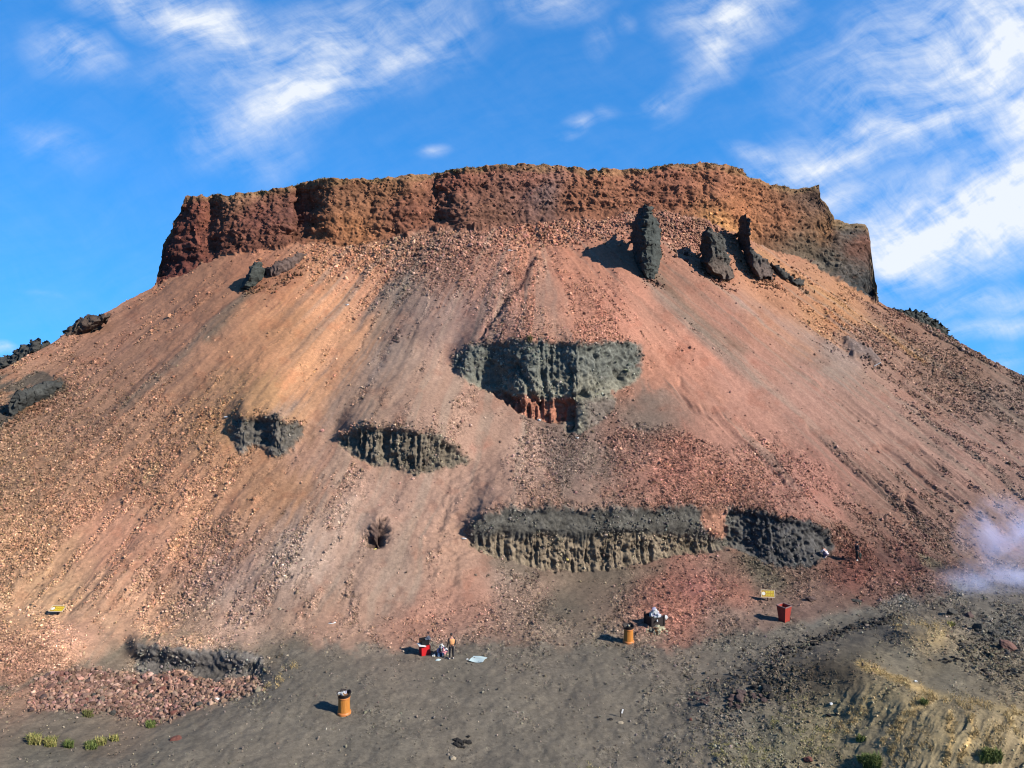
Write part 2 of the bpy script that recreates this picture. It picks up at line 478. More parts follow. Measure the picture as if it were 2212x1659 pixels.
# how stony the loose ground is, 0..1 (control points), broken up by streaks
STONY = [(0, 1000, .9), (150, 900, .9), (60, 1150, 1), (250, 1050, .9), (330, 800, .55), (300, 730, .4), (450, 900, .8), (420, 1000, .9), (420, 1200, 1), (250, 1180, .5), (300, 1280, .9), (600, 750, .15),
         (650, 850, .15), (480, 640, .3), (620, 1000, .25), (700, 1100, .45), (600, 1250, .7), (850, 1100, .2), (800, 750, .25), (900, 850, .2), (830, 540, .9), (950, 540, 1),
         (1050, 520, .95), (1180, 620, .6), (1250, 660, .8), (1300, 720, .8), (1150, 720, .8), (1280, 540, .4), (1000, 760, .3), (880, 900, .6), (940, 920, .6), (1050, 1000, .35), (1200, 1040, .5),
         (1350, 980, .9), (1450, 1060, 1), (1600, 1070, 1), (1700, 1090, .8), (1500, 800, .15), (1650, 850, .1), (1550, 700, .2), (1450, 640, .1), (1800, 900, .2), (1900, 1000, .3),
         (1950, 720, .95), (2080, 800, 1), (2190, 850, 1), (1700, 580, .5), (1850, 680, .7), (2150, 960, .6), (2100, 1100, .5), (1850, 1180, .9), (2000, 1180, .95), (1950, 1260, .95), (1720, 1250, .9),
         (1500, 1270, .8), (1350, 1330, .9), (1150, 1330, .8), (1000, 1350, .7), (800, 1330, .7), (900, 1250, .35), (1000, 1200, .3), (700, 1390, .35), (400, 1330, .8), (100, 1290, .7), (60, 1400, .95), (250, 1370, .4),
         (1500, 1340, .8), (1250, 1290, .4), (1650, 1370, .6), (1800, 1330, .4), (1000, 1480, .3), (1300, 1480, .3), (700, 1560, .35), (1000, 1620, .35), (1300, 1600, .4), (1600, 1500, .7),
         (1550, 1420, .6), (1700, 1600, .7), (1900, 1580, .4), (2100, 1600, .3), (2000, 1440, .45), (2150, 1400, .9), (2100, 1340, .6), (300, 1640, .4), (100, 1640, .3), (450, 1600, .3)]


def idw(ctrl, x, y, p=3.0):
    num, den = 0, 0
    for c in ctrl:
        w = 1.0 / (((x - c[0]) ** 2 + ((y - c[1]) * 1.15) ** 2 + 300) ** (p / 2))
        num = num + w[..., None] * np.asarray(c[2], float).reshape(-1)
        den = den + w
    return num / den[..., None]


CRX, CRY = np.arange(-420, 2640, 10.0), np.arange(330, 1920, 10.0)
CXX, CYY = np.meshgrid(CRX, CRY, indexing='ij')


def csamp(m, x, y):
    fx = np.clip((x - CRX[0]) / 10, 0, len(CRX) - 1.001)
    fy = np.clip((y - CRY[0]) / 10, 0, len(CRY) - 1.001)
    ix, iy = fx.astype(int), fy.astype(int)
    u, v = (fx - ix)[..., None], (fy - iy)[..., None]
    return (m[ix, iy] * (1 - u) + m[ix + 1, iy] * u) * (1 - v) + (m[ix, iy + 1] * (1 - u) + m[ix + 1, iy + 1] * u) * v


def paler(c):
    c = np.array(c, float)
    t = np.clip((c[0] - c[2] - 14) / 32, 0, 1)
    return c + np.array([11, 12, 13]) * (1 - t) + np.array([2, 14, 22]) * t


def lc(lst):
    return [(a, b, lin(paler(c))) for a, b, c in lst]


SCREE = lc([(50, 1000, (150, 108, 82)), (200, 900, (142, 100, 78)), (300, 800, (152, 105, 82)), (250, 720, (158, 108, 86)), (400, 700, (170, 115, 88)), (450, 640, (168, 112, 84)),
            (560, 580, (165, 105, 78)), (620, 700, (196, 134, 94)), (700, 650, (202, 138, 100)), (650, 800, (202, 140, 100)), (760, 600, (194, 130, 98)), (740, 720, (198, 138, 102)), (560, 760, (188, 128, 92)), (560, 850, (182, 130, 90)),
            (500, 930, (165, 116, 82)), (780, 560, (180, 122, 92)), (870, 640, (142, 112, 100)), (850, 780, (160, 125, 108)), (800, 880, (165, 125, 104)), (900, 900, (158, 118, 100)),
            (950, 600, (150, 105, 88)), (1050, 600, (167, 115, 96)), (1150, 560, (184, 120, 94)), (1250, 600, (174, 112, 88)), (1200, 680, (178, 116, 92)), (1320, 680, (174, 112, 90)),
            (1050, 700, (155, 112, 98)), (960, 700, (158, 120, 106)), (1450, 660, (160, 108, 88)), (1560, 700, (155, 102, 84)), (1650, 650, (178, 118, 86)), (1800, 680, (176, 118, 80)),
            (1900, 720, (140, 96, 76)), (2050, 800, (134, 96, 78)), (2180, 880, (128, 96, 82)), (1600, 800, (168, 114, 96)), (1500, 780, (178, 116, 94)), (1420, 800, (182, 120, 96)),
            (1750, 850, (162, 114, 98)), (1900, 900, (156, 112, 96)), (2100, 1000, (148, 106, 92)), (1350, 950, (145, 100, 84)), (1450, 1000, (152, 96, 78)), (1550, 1040, (158, 102, 82)),
            (1250, 1000, (125, 98, 88)), (1150, 1000, (167, 126, 108)), (1600, 930, (168, 114, 96)), (1750, 1050, (156, 102, 86)), (1950, 1100, (136, 96, 80)), (2150, 1150, (140, 105, 95)),
            (1100, 1060, (162, 120, 102)), (700, 1000, (165, 118, 97)), (600, 1050, (168, 117, 86)), (520, 1000, (178, 124, 92)), (850, 1080, (170, 128, 110)), (650, 1200, (168, 134, 118)),
            (750, 1150, (168, 130, 112)), (850, 1250, (168, 130, 112)), (950, 1200, (170, 126, 106)), (1000, 1300, (160, 112, 94)), (400, 1080, (182, 126, 96)), (300, 1050, (165, 115, 88)),
            (100, 1200, (182, 132, 100)), (250, 1150, (188, 128, 100)), (380, 1200, (165, 115, 92)), (500, 1250, (156, 118, 104)), (450, 1150, (166, 118, 92)), (100, 1300, (198, 148, 112)),
            (300, 1330, (192, 140, 110)), (500, 1350, (168, 130, 112)), (700, 1340, (162, 120, 100)), (150, 1380, (182, 132, 107)), (60, 1440, (150, 105, 84)), (420, 1380, (152, 116, 96)),
            (900, 1340, (156, 108, 90)), (1100, 1250, (140, 108, 94)), (1300, 1250, (105, 88, 78)), (1200, 1310, (105, 92, 82)), (1150, 1280, (138, 106, 90)), (1500, 1270, (152, 94, 80)),
            (1450, 1310, (150, 95, 78)), (1600, 1280, (136, 86, 70)), (1700, 1240, (108, 78, 64)), (1850, 1240, (122, 70, 56)), (1950, 1230, (124, 77, 64)), (2050, 1200, (128, 90, 75)),
            (1650, 1250, (95, 82, 72)), (1580, 1335, (122, 94, 82)), (1000, 1450, (101, 94, 88)), (1300, 1430, (99, 92, 85)), (1600, 1400, (103, 97, 92)), (1900, 1350, (97, 95, 92)), (1900, 1288, (112, 74, 62)), (1750, 1318, (118, 86, 74)), (2000, 1260, (118, 84, 72)), (2100, 1232, (130, 98, 88)), (1650, 1342, (118, 92, 82)),
            (2100, 1275, (105, 106, 107)), (600, 1430, (112, 100, 90)), (700, 1500, (110, 101, 92)), (800, 1600, (99, 95, 88)), (1100, 1550, (96, 90, 84)), (1200, 1650, (91, 87, 82)),
            (1400, 1550, (99, 92, 84)), (400, 1620, (99, 94, 88)), (100, 1640, (96, 92, 86)), (600, 1540, (128, 119, 109)), (250, 1440, (110, 95, 85)), (150, 1570, (98, 90, 83)), (1700, 1480, (94, 85, 75)), (1700, 1410, (92, 83, 73)),
            (1850, 1420, (95, 86, 73)), (1800, 1550, (120, 104, 80)), (2000, 1550, (144, 120, 88)), (2150, 1600, (144, 119, 88)), (1900, 1520, (132, 110, 80)), (2080, 1620, (138, 116, 86)), (1990, 1370, (160, 130, 90)), (1900, 1600, (128, 110, 86)), (1780, 1440, (76, 67, 57)), (1830, 1460, (88, 76, 62)), (2050, 1470, (104, 98, 88)), (1950, 1420, (110, 104, 94)), (1900, 1390, (104, 96, 84)), (2100, 1450, (106, 97, 85)),
            (2150, 1330, (90, 89, 87)), (1650, 1600, (106, 100, 84)), (1250, 940, (112, 88, 80)), (1400, 880, (120, 98, 88)), (1200, 1100, (150, 110, 92)), (1880, 760, (150, 108, 90)), (1800, 790, (140, 112, 100))])
CLIFF = [(a, b, lin((c[0] - 10, c[1] - 6, c[2] + 3))) for a, b, c in [(360, 560, (105, 62, 50)), (400, 480, (112, 68, 54)), (450, 480, (118, 74, 56)), (560, 470, (112, 72, 58)), (520, 430, (130, 95, 70)), (650, 470, (102, 68, 56)), (700, 500, (140, 94, 64)), (760, 430, (128, 90, 64)),
            (760, 490, (148, 102, 68)), (850, 400, (142, 102, 72)), (880, 460, (124, 82, 62)), (980, 390, (130, 84, 66)), (1000, 440, (122, 86, 68)), (1050, 470, (118, 84, 66)), (1150, 390, (130, 88, 70)),
            (1170, 420, (112, 90, 82)), (1250, 430, (142, 96, 70)), (1300, 400, (142, 96, 70)), (1450, 400, (136, 90, 68)), (1550, 400, (146, 98, 72)), (1600, 450, (156, 104, 70)), (1560, 490, (172, 126, 80)),
            (1680, 460, (140, 95, 66)), (1750, 430, (104, 82, 66)), (1780, 500, (134, 98, 66)), (1790, 560, (92, 86, 74)), (1740, 545, (112, 96, 76)), (1830, 500, (80, 78, 72)), (1860, 530, (112, 78, 62)), (1835, 590, (84, 78, 70)), (1870, 620, (70, 70, 66))]]
scree_map, cliff_map = idw(SCREE, CXX, CYY, 3.6), idw(CLIFF, CXX, CYY, 3.0)
stony_map = idw([(a, b, [c]) for a, b, c in STONY], CXX, CYY, 3.2)

# slide sample positions along the fall lines so colours bleed down the slope in streaks
n_str = fb2(psi / 16, Yp / 260, 81, 4)
n_str2 = fb2(psi / 5, Yp / 170, 86, 3)
n_pat = fb2(X / 45, Yp / 45, 91, 4)
onscree = sstep(toe_line - Yp, -30, 40)
slide_x = 26 * n_str + 10 * n_pat
slide_y = 34 * n_str2 + 16 * n_pat
COL = csamp(scree_map, X + slide_x * (.35 + .65 * onscree), Yp + slide_y * (.4 + .6 * onscree))
ST = csamp(stony_map, X + slide_x, Yp + slide_y * .6)[..., 0] + .30 * n_str * onscree + .22 * n_pat
ST = ST + .32 * (sstep(fb2(psi / 7 + 9, Yp / 90, 95, 4), -.1, .25) - .5) * onscree + .2 * fb2(X / 17, Yp / 12, 96, 3)
for pts_, w_ in (([(815, 672), (770, 745), (700, 830), (640, 880)], 7), ([(925, 660), (880, 730)], 6), ([(1160, 556), (1110, 640), (1065, 705)], 6), ([(570, 1130), (500, 1220), (420, 1310)], 10), ([(1950, 880), (2100, 960), (2300, 1060)], 10)):
    for (ax, ay), (bx, by) in zip(pts_[:-1], pts_[1:]):
        t_ = np.clip(((X - ax) * (bx - ax) + (Yp - ay) * (by - ay)) / ((bx - ax) ** 2 + (by - ay) ** 2), 0, 1)
        ST = np.maximum(ST, .95 * np.exp(-((X + .4 * slide_x - ax - t_ * (bx - ax)) ** 2 + (Yp - ay - t_ * (by - ay)) ** 2) / w_ ** 2))
ST = sstep(ST, .34, 1.02)

# ------------------------------------------------------------------ painted bands of differently coloured cinders (soft strokes along the slope)
STROKES = [
    ([(1560, 1402), (1700, 1374), (1800, 1350), (1900, 1322), (2000, 1297), (2110, 1277), (2240, 1266)], 15, (106, 105, 103), .95),
    ([(522, 632), (470, 690), (400, 770), (330, 838), (270, 880)], 11, (108, 98, 90), .8),
    ([(540, 630), (500, 680), (455, 735)], 12, (98, 92, 84), .75),
    ([(1160, 556), (1110, 640), (1065, 705), (1030, 735)], 5, (112, 76, 68), .75), ([(815, 672), (770, 745), (700, 830), (640, 880)], 6, (126, 92, 80), .7),
    ([(880, 610), (830, 665), (805, 720)], 17, (126, 110, 102), .75), ([(925, 660), (870, 740), (800, 830)], 14, (150, 124, 114), .6), ([(990, 640), (930, 720)], 10, (150, 118, 106), .5),
    ([(780, 760), (740, 840), (700, 930)], 12, (160, 128, 112), .6), ([(640, 870), (600, 900)], 18, (142, 118, 108), .6),
    ([(1415, 596), (1470, 660), (1530, 715), (1600, 760)], 17, (92, 87, 76), .85), ([(1420, 640), (1520, 730), (1640, 830)], 14, (142, 112, 98), .6),
    ([(1600, 650), (1700, 705), (1800, 755), (1850, 775)], 22, (142, 114, 106), .85), ([(1640, 545), (1750, 622), (1880, 700), (2000, 780)], 8, (182, 128, 82), .6),
    ([(1462, 828), (1486, 878), (1540, 896), (1590, 948), (1660, 1000), (1700, 1045)], 4, (116, 80, 70), .6), ([(1750, 930), (1850, 1020), (1950, 1092), (2050, 1130)], 6, (118, 84, 72), .55),
    ([(1700, 900), (1800, 990), (1900, 1060)], 7, (138, 96, 84), .5), ([(1500, 860), (1580, 920), (1680, 980)], 12, (182, 122, 100), .5), ([(1900, 960), (2000, 1040), (2120, 1110)], 6, (120, 84, 74), .55),
    ([(1780, 820), (1950, 940), (2211, 1090)], 10, (168, 124, 108), .45), ([(1950, 880), (2100, 960), (2300, 1060)], 8, (130, 92, 80), .5), ([(1400, 690), (1500, 800), (1560, 860)], 10, (186, 124, 100), .5),
    ([(432, 1085), (400, 1140), (372, 1195)], 14, (202, 142, 106), .75), ([(300, 1085), (240, 1150), (170, 1230)], 20, (202, 142, 112), .7), ([(340, 1010), (318, 1030)], 10, (205, 165, 120), .6),
    ([(-60, 1305), (60, 1318), (200, 1338), (330, 1370), (430, 1385)], 15, (206, 156, 124), .8), ([(600, 1180), (540, 1240), (470, 1300)], 12, (174, 148, 136), .6),
    ([(700, 1150), (650, 1220), (600, 1300)], 12, (172, 146, 134), .5), ([(570, 1130), (500, 1220), (420, 1310)], 9, (140, 100, 84), .55), ([(770, 1080), (720, 1170), (690, 1250)], 9, (178, 146, 130), .45),
    ([(400, 1372), (300, 1386), (190, 1440), (60, 1480), (-60, 1500)], 11, (92, 88, 82), .8), ([(660, 1400), (560, 1412), (430, 1408)], 16, (90, 86, 80), .7),
    ([(1060, 1215), (1180, 1245), (1320, 1252), (1420, 1225)], 16, (92, 84, 76), .75), ([(1290, 1250), (1220, 1300), (1200, 1330)], 22, (96, 86, 78), .6), ([(1200, 1318), (1260, 1318)], 9, (74, 72, 68), .7),
    ([(1600, 1200), (1660, 1240), (1690, 1260)], 22, (86, 78, 68), .7), ([(1240, 935), (1240, 1000), (1230, 1060)], 22, (112, 92, 84), .6), ([(1030, 960), (1010, 1040), (985, 1120)], 9, (140, 88, 76), .5), ([(1020, 975), (1040, 970)], 9, (160, 92, 74), .7),
    ([(1985, 1208), (2030, 1222)], 8, (168, 150, 116), .65), ([(1860, 1440), (1950, 1472), (2010, 1500)], 8, (196, 160, 108), .9), ([(2020, 1500), (1960, 1560), (1930, 1625)], 7, (196, 160, 108), .9),
    ([(1985, 1515), (1935, 1570), (1905, 1610)], 5, (190, 160, 112), .75), ([(2050, 1535), (2062, 1600), (2045, 1660)], 6, (196, 158, 104), .9), ([(2092, 1535), (2104, 1590), (2078, 1650)], 6, (196, 158, 104), .85),
    ([(2185, 1550), (2215, 1625)], 7, (196, 164, 112), .75), ([(1880, 1510), (1830, 1580)], 8, (140, 116, 78), .5), ([(2010, 1498), (2120, 1525), (2230, 1545)], 9, (162, 134, 92), .55),
    ([(1945, 1352), (1995, 1345), (2040, 1362)], 12, (198, 166, 114), .7), ([(570, 1450), (540, 1500), (600, 1470), (640, 1440)], 8, (150, 132, 100), .6), ([(560, 1535), (640, 1545)], 18, (130, 122, 112), .5),
    ([(1395, 1360), (1420, 1372), (1390, 1380)], 14, (150, 142, 128), .75), ([(2100, 1325), (2211, 1330)], 40, (84, 86, 86), .5), ([(1960, 1300), (2100, 1262), (2260, 1250)], 16, (100, 102, 104), .6),
    ([(1900, 1090), (1940, 1098), (1970, 1112)], 5, (98, 66, 56), .7), ([(820, 850), (850, 820)], 6, (122, 92, 82), .6), ([(855, 735), (880, 725)], 12, (120, 84, 74), .7)]


def stroke_mask(pts, w):
    x0, x1 = min(p[0] for p in pts) - 3.5 * w, max(p[0] for p in pts) + 3.5 * w
    y0, y1 = min(p[1] for p in pts) - 3.5 * w, max(p[1] for p in pts) + 3.5 * w
    sel = np.nonzero((wx > x0) & (wx < x1) & (wy > y0) & (wy < y1))
    px, py = (X + .5 * slide_x)[sel], (Yp + .25 * slide_y)[sel]
    d = np.full(px.shape, 1e9)
    for (ax, ay), (bx, by) in zip(pts[:-1], pts[1:]):
        L2 = (bx - ax) ** 2 + (by - ay) ** 2 + 1e-6
        t = np.clip(((px - ax) * (bx - ax) + (py - ay) * (by - ay)) / L2, 0, 1)
        d = np.minimum(d, np.hypot(px - ax - t * (bx - ax), py - ay - t * (by - ay)))
    return sel, np.exp(-(d / w) ** 2)


for pts, w, col, st in STROKES:
    sel, m = stroke_mask(pts, w)
    k = np.clip(st * m * (.75 + .6 * n_str[sel]), 0, 1)[:, None]
    COL[sel] = COL[sel] * (1 - k) + lin(paler(col)) * k

# finer streaks: grey cinder, rusty and dark trails
grey = sstep(fb2(psi / 9 + 40, Yp / 330, 101, 4), .18, .75) * onscree * sstep(X, 560, 760)
g = (COL.mean(-1, keepdims=True) * np.array([1.16, .95, .84]))
COL = COL * (1 - .45 * grey[..., None]) + g * .45 * grey[..., None]
tr = fb2(psi / 6, Yp / 110, 111, 4)
COL = COL * (1 + (.09 * tr * onscree)[..., None])
COL = COL * (1 + (.10 * fb2(X / 70, Yp / 60, 121, 4))[..., None])
red = sstep(fb2(X / 36, Yp / 26, 131, 4), .25, .8) * onscree
COL = COL * (1 - red[..., None] * np.array([.05, .12, .14]))
flr = 1 - onscree
bl = sstep(fb2(X / 80, Yp / 22, 135, 5), -.1, .7) * flr
COL = COL * (1 + (bl * .16 - .05)[..., None])

FLOORLINE = crv([(-420, 1700), (250, 1640), (420, 1560), (560, 1480), (640, 1402), (760, 1398), (900, 1396), (1100, 1382), (1300, 1398), (1450, 1392), (1600, 1366), (1700, 1348), (1850, 1322), (2000, 1288), (2211, 1254), (2630, 1200)])
fz = sstep(Yp - FLOORLINE(X) + 16 * n_pat + 10 * fb2(X / 14, Yp / 9, 137, 3), -8, 14) * (1 - sstep(Yp, 1560, 1660) * sstep(X, 1400, 1700)) * (1 - sstep(X, 1560, 1760) * sstep(Yp - FLOORLINE(X), 55, 110))
fc_ = lin((110, 106, 102)) * (1 + .09 * fb2(X / 60, Yp / 30, 138, 4) + .10 * bl)[..., None]
COL = COL * (1 - .84 * fz[..., None]) + fc_ * .84 * fz[..., None]

# hard rock colours
def blend(m, col):
    global COL
    m = m[..., None]
    COL = COL * (1 - m) + col * m


n3a = fb3(Xw / 1.6, Yw / 1.6, Zw / 1.6, 141, 4)
n3b = fb3(Xw / .5, Yw / .5, Zw / .5, 146, 2)
flute = fb2(Xw / .6, Zw / 7 + Yw / 9, 151, 4)
v1 = (1 + .22 * n3a + .16 * n3b)[..., None]
ct = csamp(cliff_map, X + 14 * n_pat, Yp + 9 * n_str2)
strata = fb2(Zw / .9 + .5 * fb2(Xw / 9, Zw / 9, 156, 2), Xw / 18, 158, 4)
ct = ct * v1 * (1 + .26 * strata[..., None])
pale = sstep(fb3(Xw / .8, Yw / .8, Zw / .35, 161, 3), .25, .8)[..., None]
ct = ct * (1 - .14 * pale) + np.array(lin((160, 118, 90))) * .14 * pale
topband = sstep(20 - (Yp - top[:, None]) + 8 * n_pat, 0, 16)[..., None]
ct = ct * (1 - .35 * topband) + lin((146, 124, 92)) * .35 * topband
blend(MASK['cliff'], ct)
D2 = lambda c: np.array(lin((c[0] - 3, c[1] - 1, c[2] + 7 if c[0] < 140 else c[2]))) * v1
blend(MASK['darkleft'] * sstep(fb2(psi / 14, Yp / 40, 171, 3) + .45, 0, .4) * .85, D2((84, 82, 72)))
cu = D2((98, 99, 90))
tan = sstep(Yp + 30 * n_pat, 790, 840)[..., None] * .55
cu = cu * (1 - tan) + D2((126, 121, 103)) * tan
blend(MASK['up'], cu)
blend(MASK['up'] * sstep(wx, 1240, 1280) * sstep(wy, 850, 870) * .8, D2((98, 86, 78)))
blend(MASK['upred'], D2((146, 100, 86)))
blend(MASK['mid'], D2((104, 95, 80)))
blend(MASK['left'], D2((92, 87, 78)))
lowt = sstep(Yp + 16 * n_pat, 1148, 1172)[..., None] * sstep(1560 - X, -40, 60)[..., None]
blend(MASK['low'], D2((90, 87, 78)) * (1 - lowt) + D2((118, 106, 88)) * lowt)
blend(MASK['low'] * sstep(X, 1560, 1620), D2((76, 74, 70)))
blend(MASK['lowred'], D2((152, 112, 98)))
blend(MASK['hole'], D2((82, 66, 56)))
blend(MASK['bank'], D2((94, 90, 84)))
blend(MASK['rrock'] * .85, D2((96, 86, 80)))
blend(MASK['rubble'] * .6 * (1 - MASK['bank']), D2((130, 98, 88)))
# grey fine debris on ledges right under the faces
# stone-by-stone brightness
grain = vn2(S1 / .16, S2 / .16, 181) * .6 + vn2(S1 / .07, S2 / .07, 182) * .4
grain = (grain - .5) * 2
fine_ = vn2(S1 / .11, S2 / .11, 187) + vn2(S1 / .2, S2 / .2, 188) - 1
COL = COL * (1 + (.20 * fine_)[..., None])
COL = COL * (1 + ((.08 + .42 * ST) * grain * (1 - MASK['cliff']))[..., None])
big = vn2(S1 / .42, S2 / .42, 183)
COL = COL * (1 + (.22 * ST * (big - .5) * 2)[..., None])
lum = COL.mean(-1, keepdims=True)
K = 1.50                                      # sun and sky light on a slope: turns colours seen in daylight into base colours
kmap = K + 0 * X
kmap = kmap - .32 * MASK['cliff'] - .40 * rockm * (1 - MASK['cliff'])
kmap = kmap * (1 - .16 * flr)
bal = np.array([1.28, 1.19, .985]) * (1 - flr[..., None]) + np.array([1.22, 1.11, .90]) * flr[..., None]
COL = np.clip(COL * bal / kmap[..., None] / DIM, .003, .8)

# ------------------------------------------------------------------ relief, pushed out along the surface
N0 = normals(P)
for ax in (0, 1):
    N0 = blur1(N0, 2, ax)
N0 /= np.linalg.norm(N0, axis=-1, keepdims=True) + 1e-9
rel = np.zeros_like(X)
soft = 1 - np.clip(MASK['cliff'] + rockm, 0, 1)
rel += soft * onscree * (.30 * fb2(psi / 60, Yp / 420, 201, 2) + .07 * fb2(psi / 14, Yp / 260, 204, 3) + .018 * tr)
rel += soft * ((.05 + .09 * onscree) * fb2(S1 / 3.0, S2 / 3.0, 207, 3) + .035 * fb2(S1 / .5, S2 / .5, 209, 2))
rel += soft * ST * (.16 * (vn2(S1 / .42, S2 / .42, 183) - .5) + .13 * (vn2(S1 / .19, S2 / .19, 184) - .5))
rel += soft * onscree * ST * .10 * fb2(S1 / 1.2, S2 / 1.2, 213, 2)
# footprint-like ripples on the trail right of the middle outcrop
trail = gauss(X, Yp, 985, 1160, 55, 150, 12)
rel += soft * trail * .22 * fb2(psi / 5, Yp / 13, 215, 3)
# gullies on the right
for pts, w, dep in (([(1462, 828), (1486, 878), (1540, 896), (1590, 948), (1660, 1000), (1700, 1045)], 9, .34), ([(1750, 930), (1850, 1020), (1950, 1092), (2050, 1130)], 10, .30),
                    ([(1160, 556), (1110, 640), (1040, 730)], 6, .4), ([(1900, 960), (2000, 1040), (2120, 1110)], 9, .28), 
                    ([(1780, 830), (1900, 930), (2100, 1050)], 10, .25), ([(1960, 1075), (1990, 1110)], 5, .45)):
    sel, m = stroke_mask(pts, w)
    rel[sel] -= dep * m
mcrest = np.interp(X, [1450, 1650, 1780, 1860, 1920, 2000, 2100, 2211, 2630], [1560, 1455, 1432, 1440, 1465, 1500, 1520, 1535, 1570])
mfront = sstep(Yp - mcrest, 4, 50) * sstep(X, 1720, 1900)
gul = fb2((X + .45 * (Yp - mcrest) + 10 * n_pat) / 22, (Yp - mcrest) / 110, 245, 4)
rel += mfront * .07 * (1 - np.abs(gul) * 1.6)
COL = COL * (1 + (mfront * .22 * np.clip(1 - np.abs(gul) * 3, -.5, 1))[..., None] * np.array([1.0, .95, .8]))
cm = MASK['cliff']
rr = lambda n: 1 - np.abs(n) * 1.6
n3c = fb3(Xw / .28, Yw / .28, Zw / .28, 149, 2)
ridg = rr(fb3(Xw / 1.1, Yw / 1.1, Zw / 1.5, 226, 3))
rel += cm * (1.0 * fb3(Xw / 7, Yw / 7, Zw / 9, 221, 3) + .34 * rr(fb3(Xw / 2.0, Yw / 2.0, Zw / 6, 225, 3)) + .12 * fb3(Xw / .9, Yw / .9, Zw / .8, 229, 3) + .20 * (ridg - .5) + .24 * strata + .16 * n3b + .12 * n3c)
rm = np.maximum.reduce([MASK[k] for k in ('up', 'mid', 'left', 'low')]) * (1 - cm)
deepf = 1 + .9 * MASK['mid']
inner = samp(blur1(blur1(np.maximum.reduce([pmask(q_) for q_ in (P_UP, P_MID, P_LEFT, P_LOW)]), 5, 0), 5, 1), X, Yp)
famp = .58 * MASK['mid'] + .22 * MASK['left'] + .22 * MASK['up'] + .18 * MASK['low'] * (X > 1560)
rough_ = 1 - .75 * MASK['low'] * sstep(Yp + 16 * n_pat, 1175, 1150) * (X < 1560)
rel += rm * ((famp * (rr(flute + .25 * n3a) - .55) + rough_ * (.15 * n3a + .16 * (ridg - .5)) - .3) * sstep(inner, .4, 1) + rough_ * (.17 * n3b + .12 * n3c))
for pts, w, dep in ((zz([(720, 380), (790, 500), (860, 640)], .2563, 931.5, .2563, 688.5), 6, .6), (zz([(800, 450), (850, 540), (880, 660)], .2563, 931.5, .2563, 688.5), 5, .45), (zz([(920, 430), (950, 540), (1000, 650)], .2563, 931.5, .2563, 688.5), 5, .5),
                    (zz([(1160, 390), (1185, 640)], .2563, 931.5, .2563, 688.5), 4, .35), (zz([(1400, 280), (1420, 420)], .2563, 931.5, .2563, 688.5), 4, .4), (zz([(1490, 300), (1560, 420), (1620, 480)], .2563, 931.5, .2563, 688.5), 4, .4), (zz([(1300, 640), (1330, 670)], .2563, 931.5, .2563, 688.5), 6, .9)):
    sel, m = stroke_mask(pts, w)
    rel[sel] -= dep * m * (MASK['up'][sel])
fl2 = rr(fb2(Xw / .42 + .4 * n3a, Zw / 7, 233, 4))
rel += MASK['low'] * (.36 * (fl2 - .6) * sstep(Yp, 1140, 1175) * sstep(1600 - X, 0, 60))
rel += MASK['low'] * .5 * sstep(Yp + 10 * n_pat, 1172, 1135) * sstep(1600 - X, -30, 60)        # the upper part of the low band bulges over the flutes
rel += MASK['low'] * (X > 1540) * (.08 + .26 * sstep(Yp, 1165, 1190)) * fb3(Xw / 1.0, Yw / 1.2, Zw / 1.2, 237, 3)
# big dents of the upper outcrop: the hollow on its left, the buttress beside it and the hole lower right
rel += MASK['up'] * (-1.5 * gauss(X, Yp, 1058, 820, 36, 52, 55) + .8 * gauss(X, Yp, 1140, 800, 36, 70, 10) + 1.0 * gauss(X, Yp, 1010, 790, 16, 40, 30))
rel += -1.5 * gauss(X, Yp, 1234, 905, 10, 26, 10) + 1.0 * gauss(X, Yp, 1262, 900, 16, 30, 10) - .9 * gauss(X, Yp, 1225, 872, 30, 10, -30)
rel += MASK['upred'] * (.5 * n3a + .5 * rr(flute) - .8)
rel += MASK['hole'] * (-1.2 * gauss(X, Yp, 828, 1152, 9, 20) - .9 + .7 * n3a + .4 * n3b + .1 * gauss(X, Yp, 802, 1140, 14, 20) - .9 * gauss(X, Yp, 805, 1172, 12, 7))
rel += MASK['bank'] * (.14 * n3a + .10 * n3b + .06 * n3c)
rel += MASK['rrock'] * (.35 + .5 * n3a)
rubzone = np.maximum(gauss(X, Yp, 900, 540, 190, 36, -4), gauss(X, Yp, 1210, 500, 130, 30, -6)) * (1 - cm) + gauss(X, Yp, 1480, 500, 90, 40, 20) * (1 - cm)
rel += np.clip(rubzone, 0, 1) * (.5 * fb3(Xw / 1.1, Yw / 1.1, Zw / .8, 241, 4) + .16 * n3b)
# rim of broken rock along the top of each face
for nm in ('up', 'mid', 'left', 'low'):
    H, B, _hw = ENV[nm]
    tline = np.interp(X, RX, B - H)
    hx = np.interp(X, RX, H)
    rim = np.exp(-((wy - tline + 3) / 7) ** 2) * sstep(hx, 8, 25)
    rel += rim * (.05 + .28 * fb3(Xw / .7, Yw / .7, Zw / .7, 251, 3))
    COL *= (1 - .35 * rim * sstep(n3b + .2 * n3a, -.1, .4))[..., None]
edge = np.clip((Yp - top[:, None]) / 6, 0, 1)
PD = P + N0 * (rel * np.where(cm > .5, 1, edge))[..., None]
NRM = normals(PD)


def ground_at(x, y):
    """point on the finished surface seen at view position x, y"""
    i = (x - gx[0]) / (gx[1] - gx[0])
    i0 = int(i)
    u = i - i0
    r = []
    for k in (i0, i0 + 1):
        j = np.interp(y, Yp[k], np.arange(NY))
        j0 = min(int(j), NY - 2)
        w = j - j0
        r.append(PD[k, j0] * (1 - w) + PD[k, j0 + 1] * w)
    return Vector(r[0] * (1 - u) + r[1] * u)


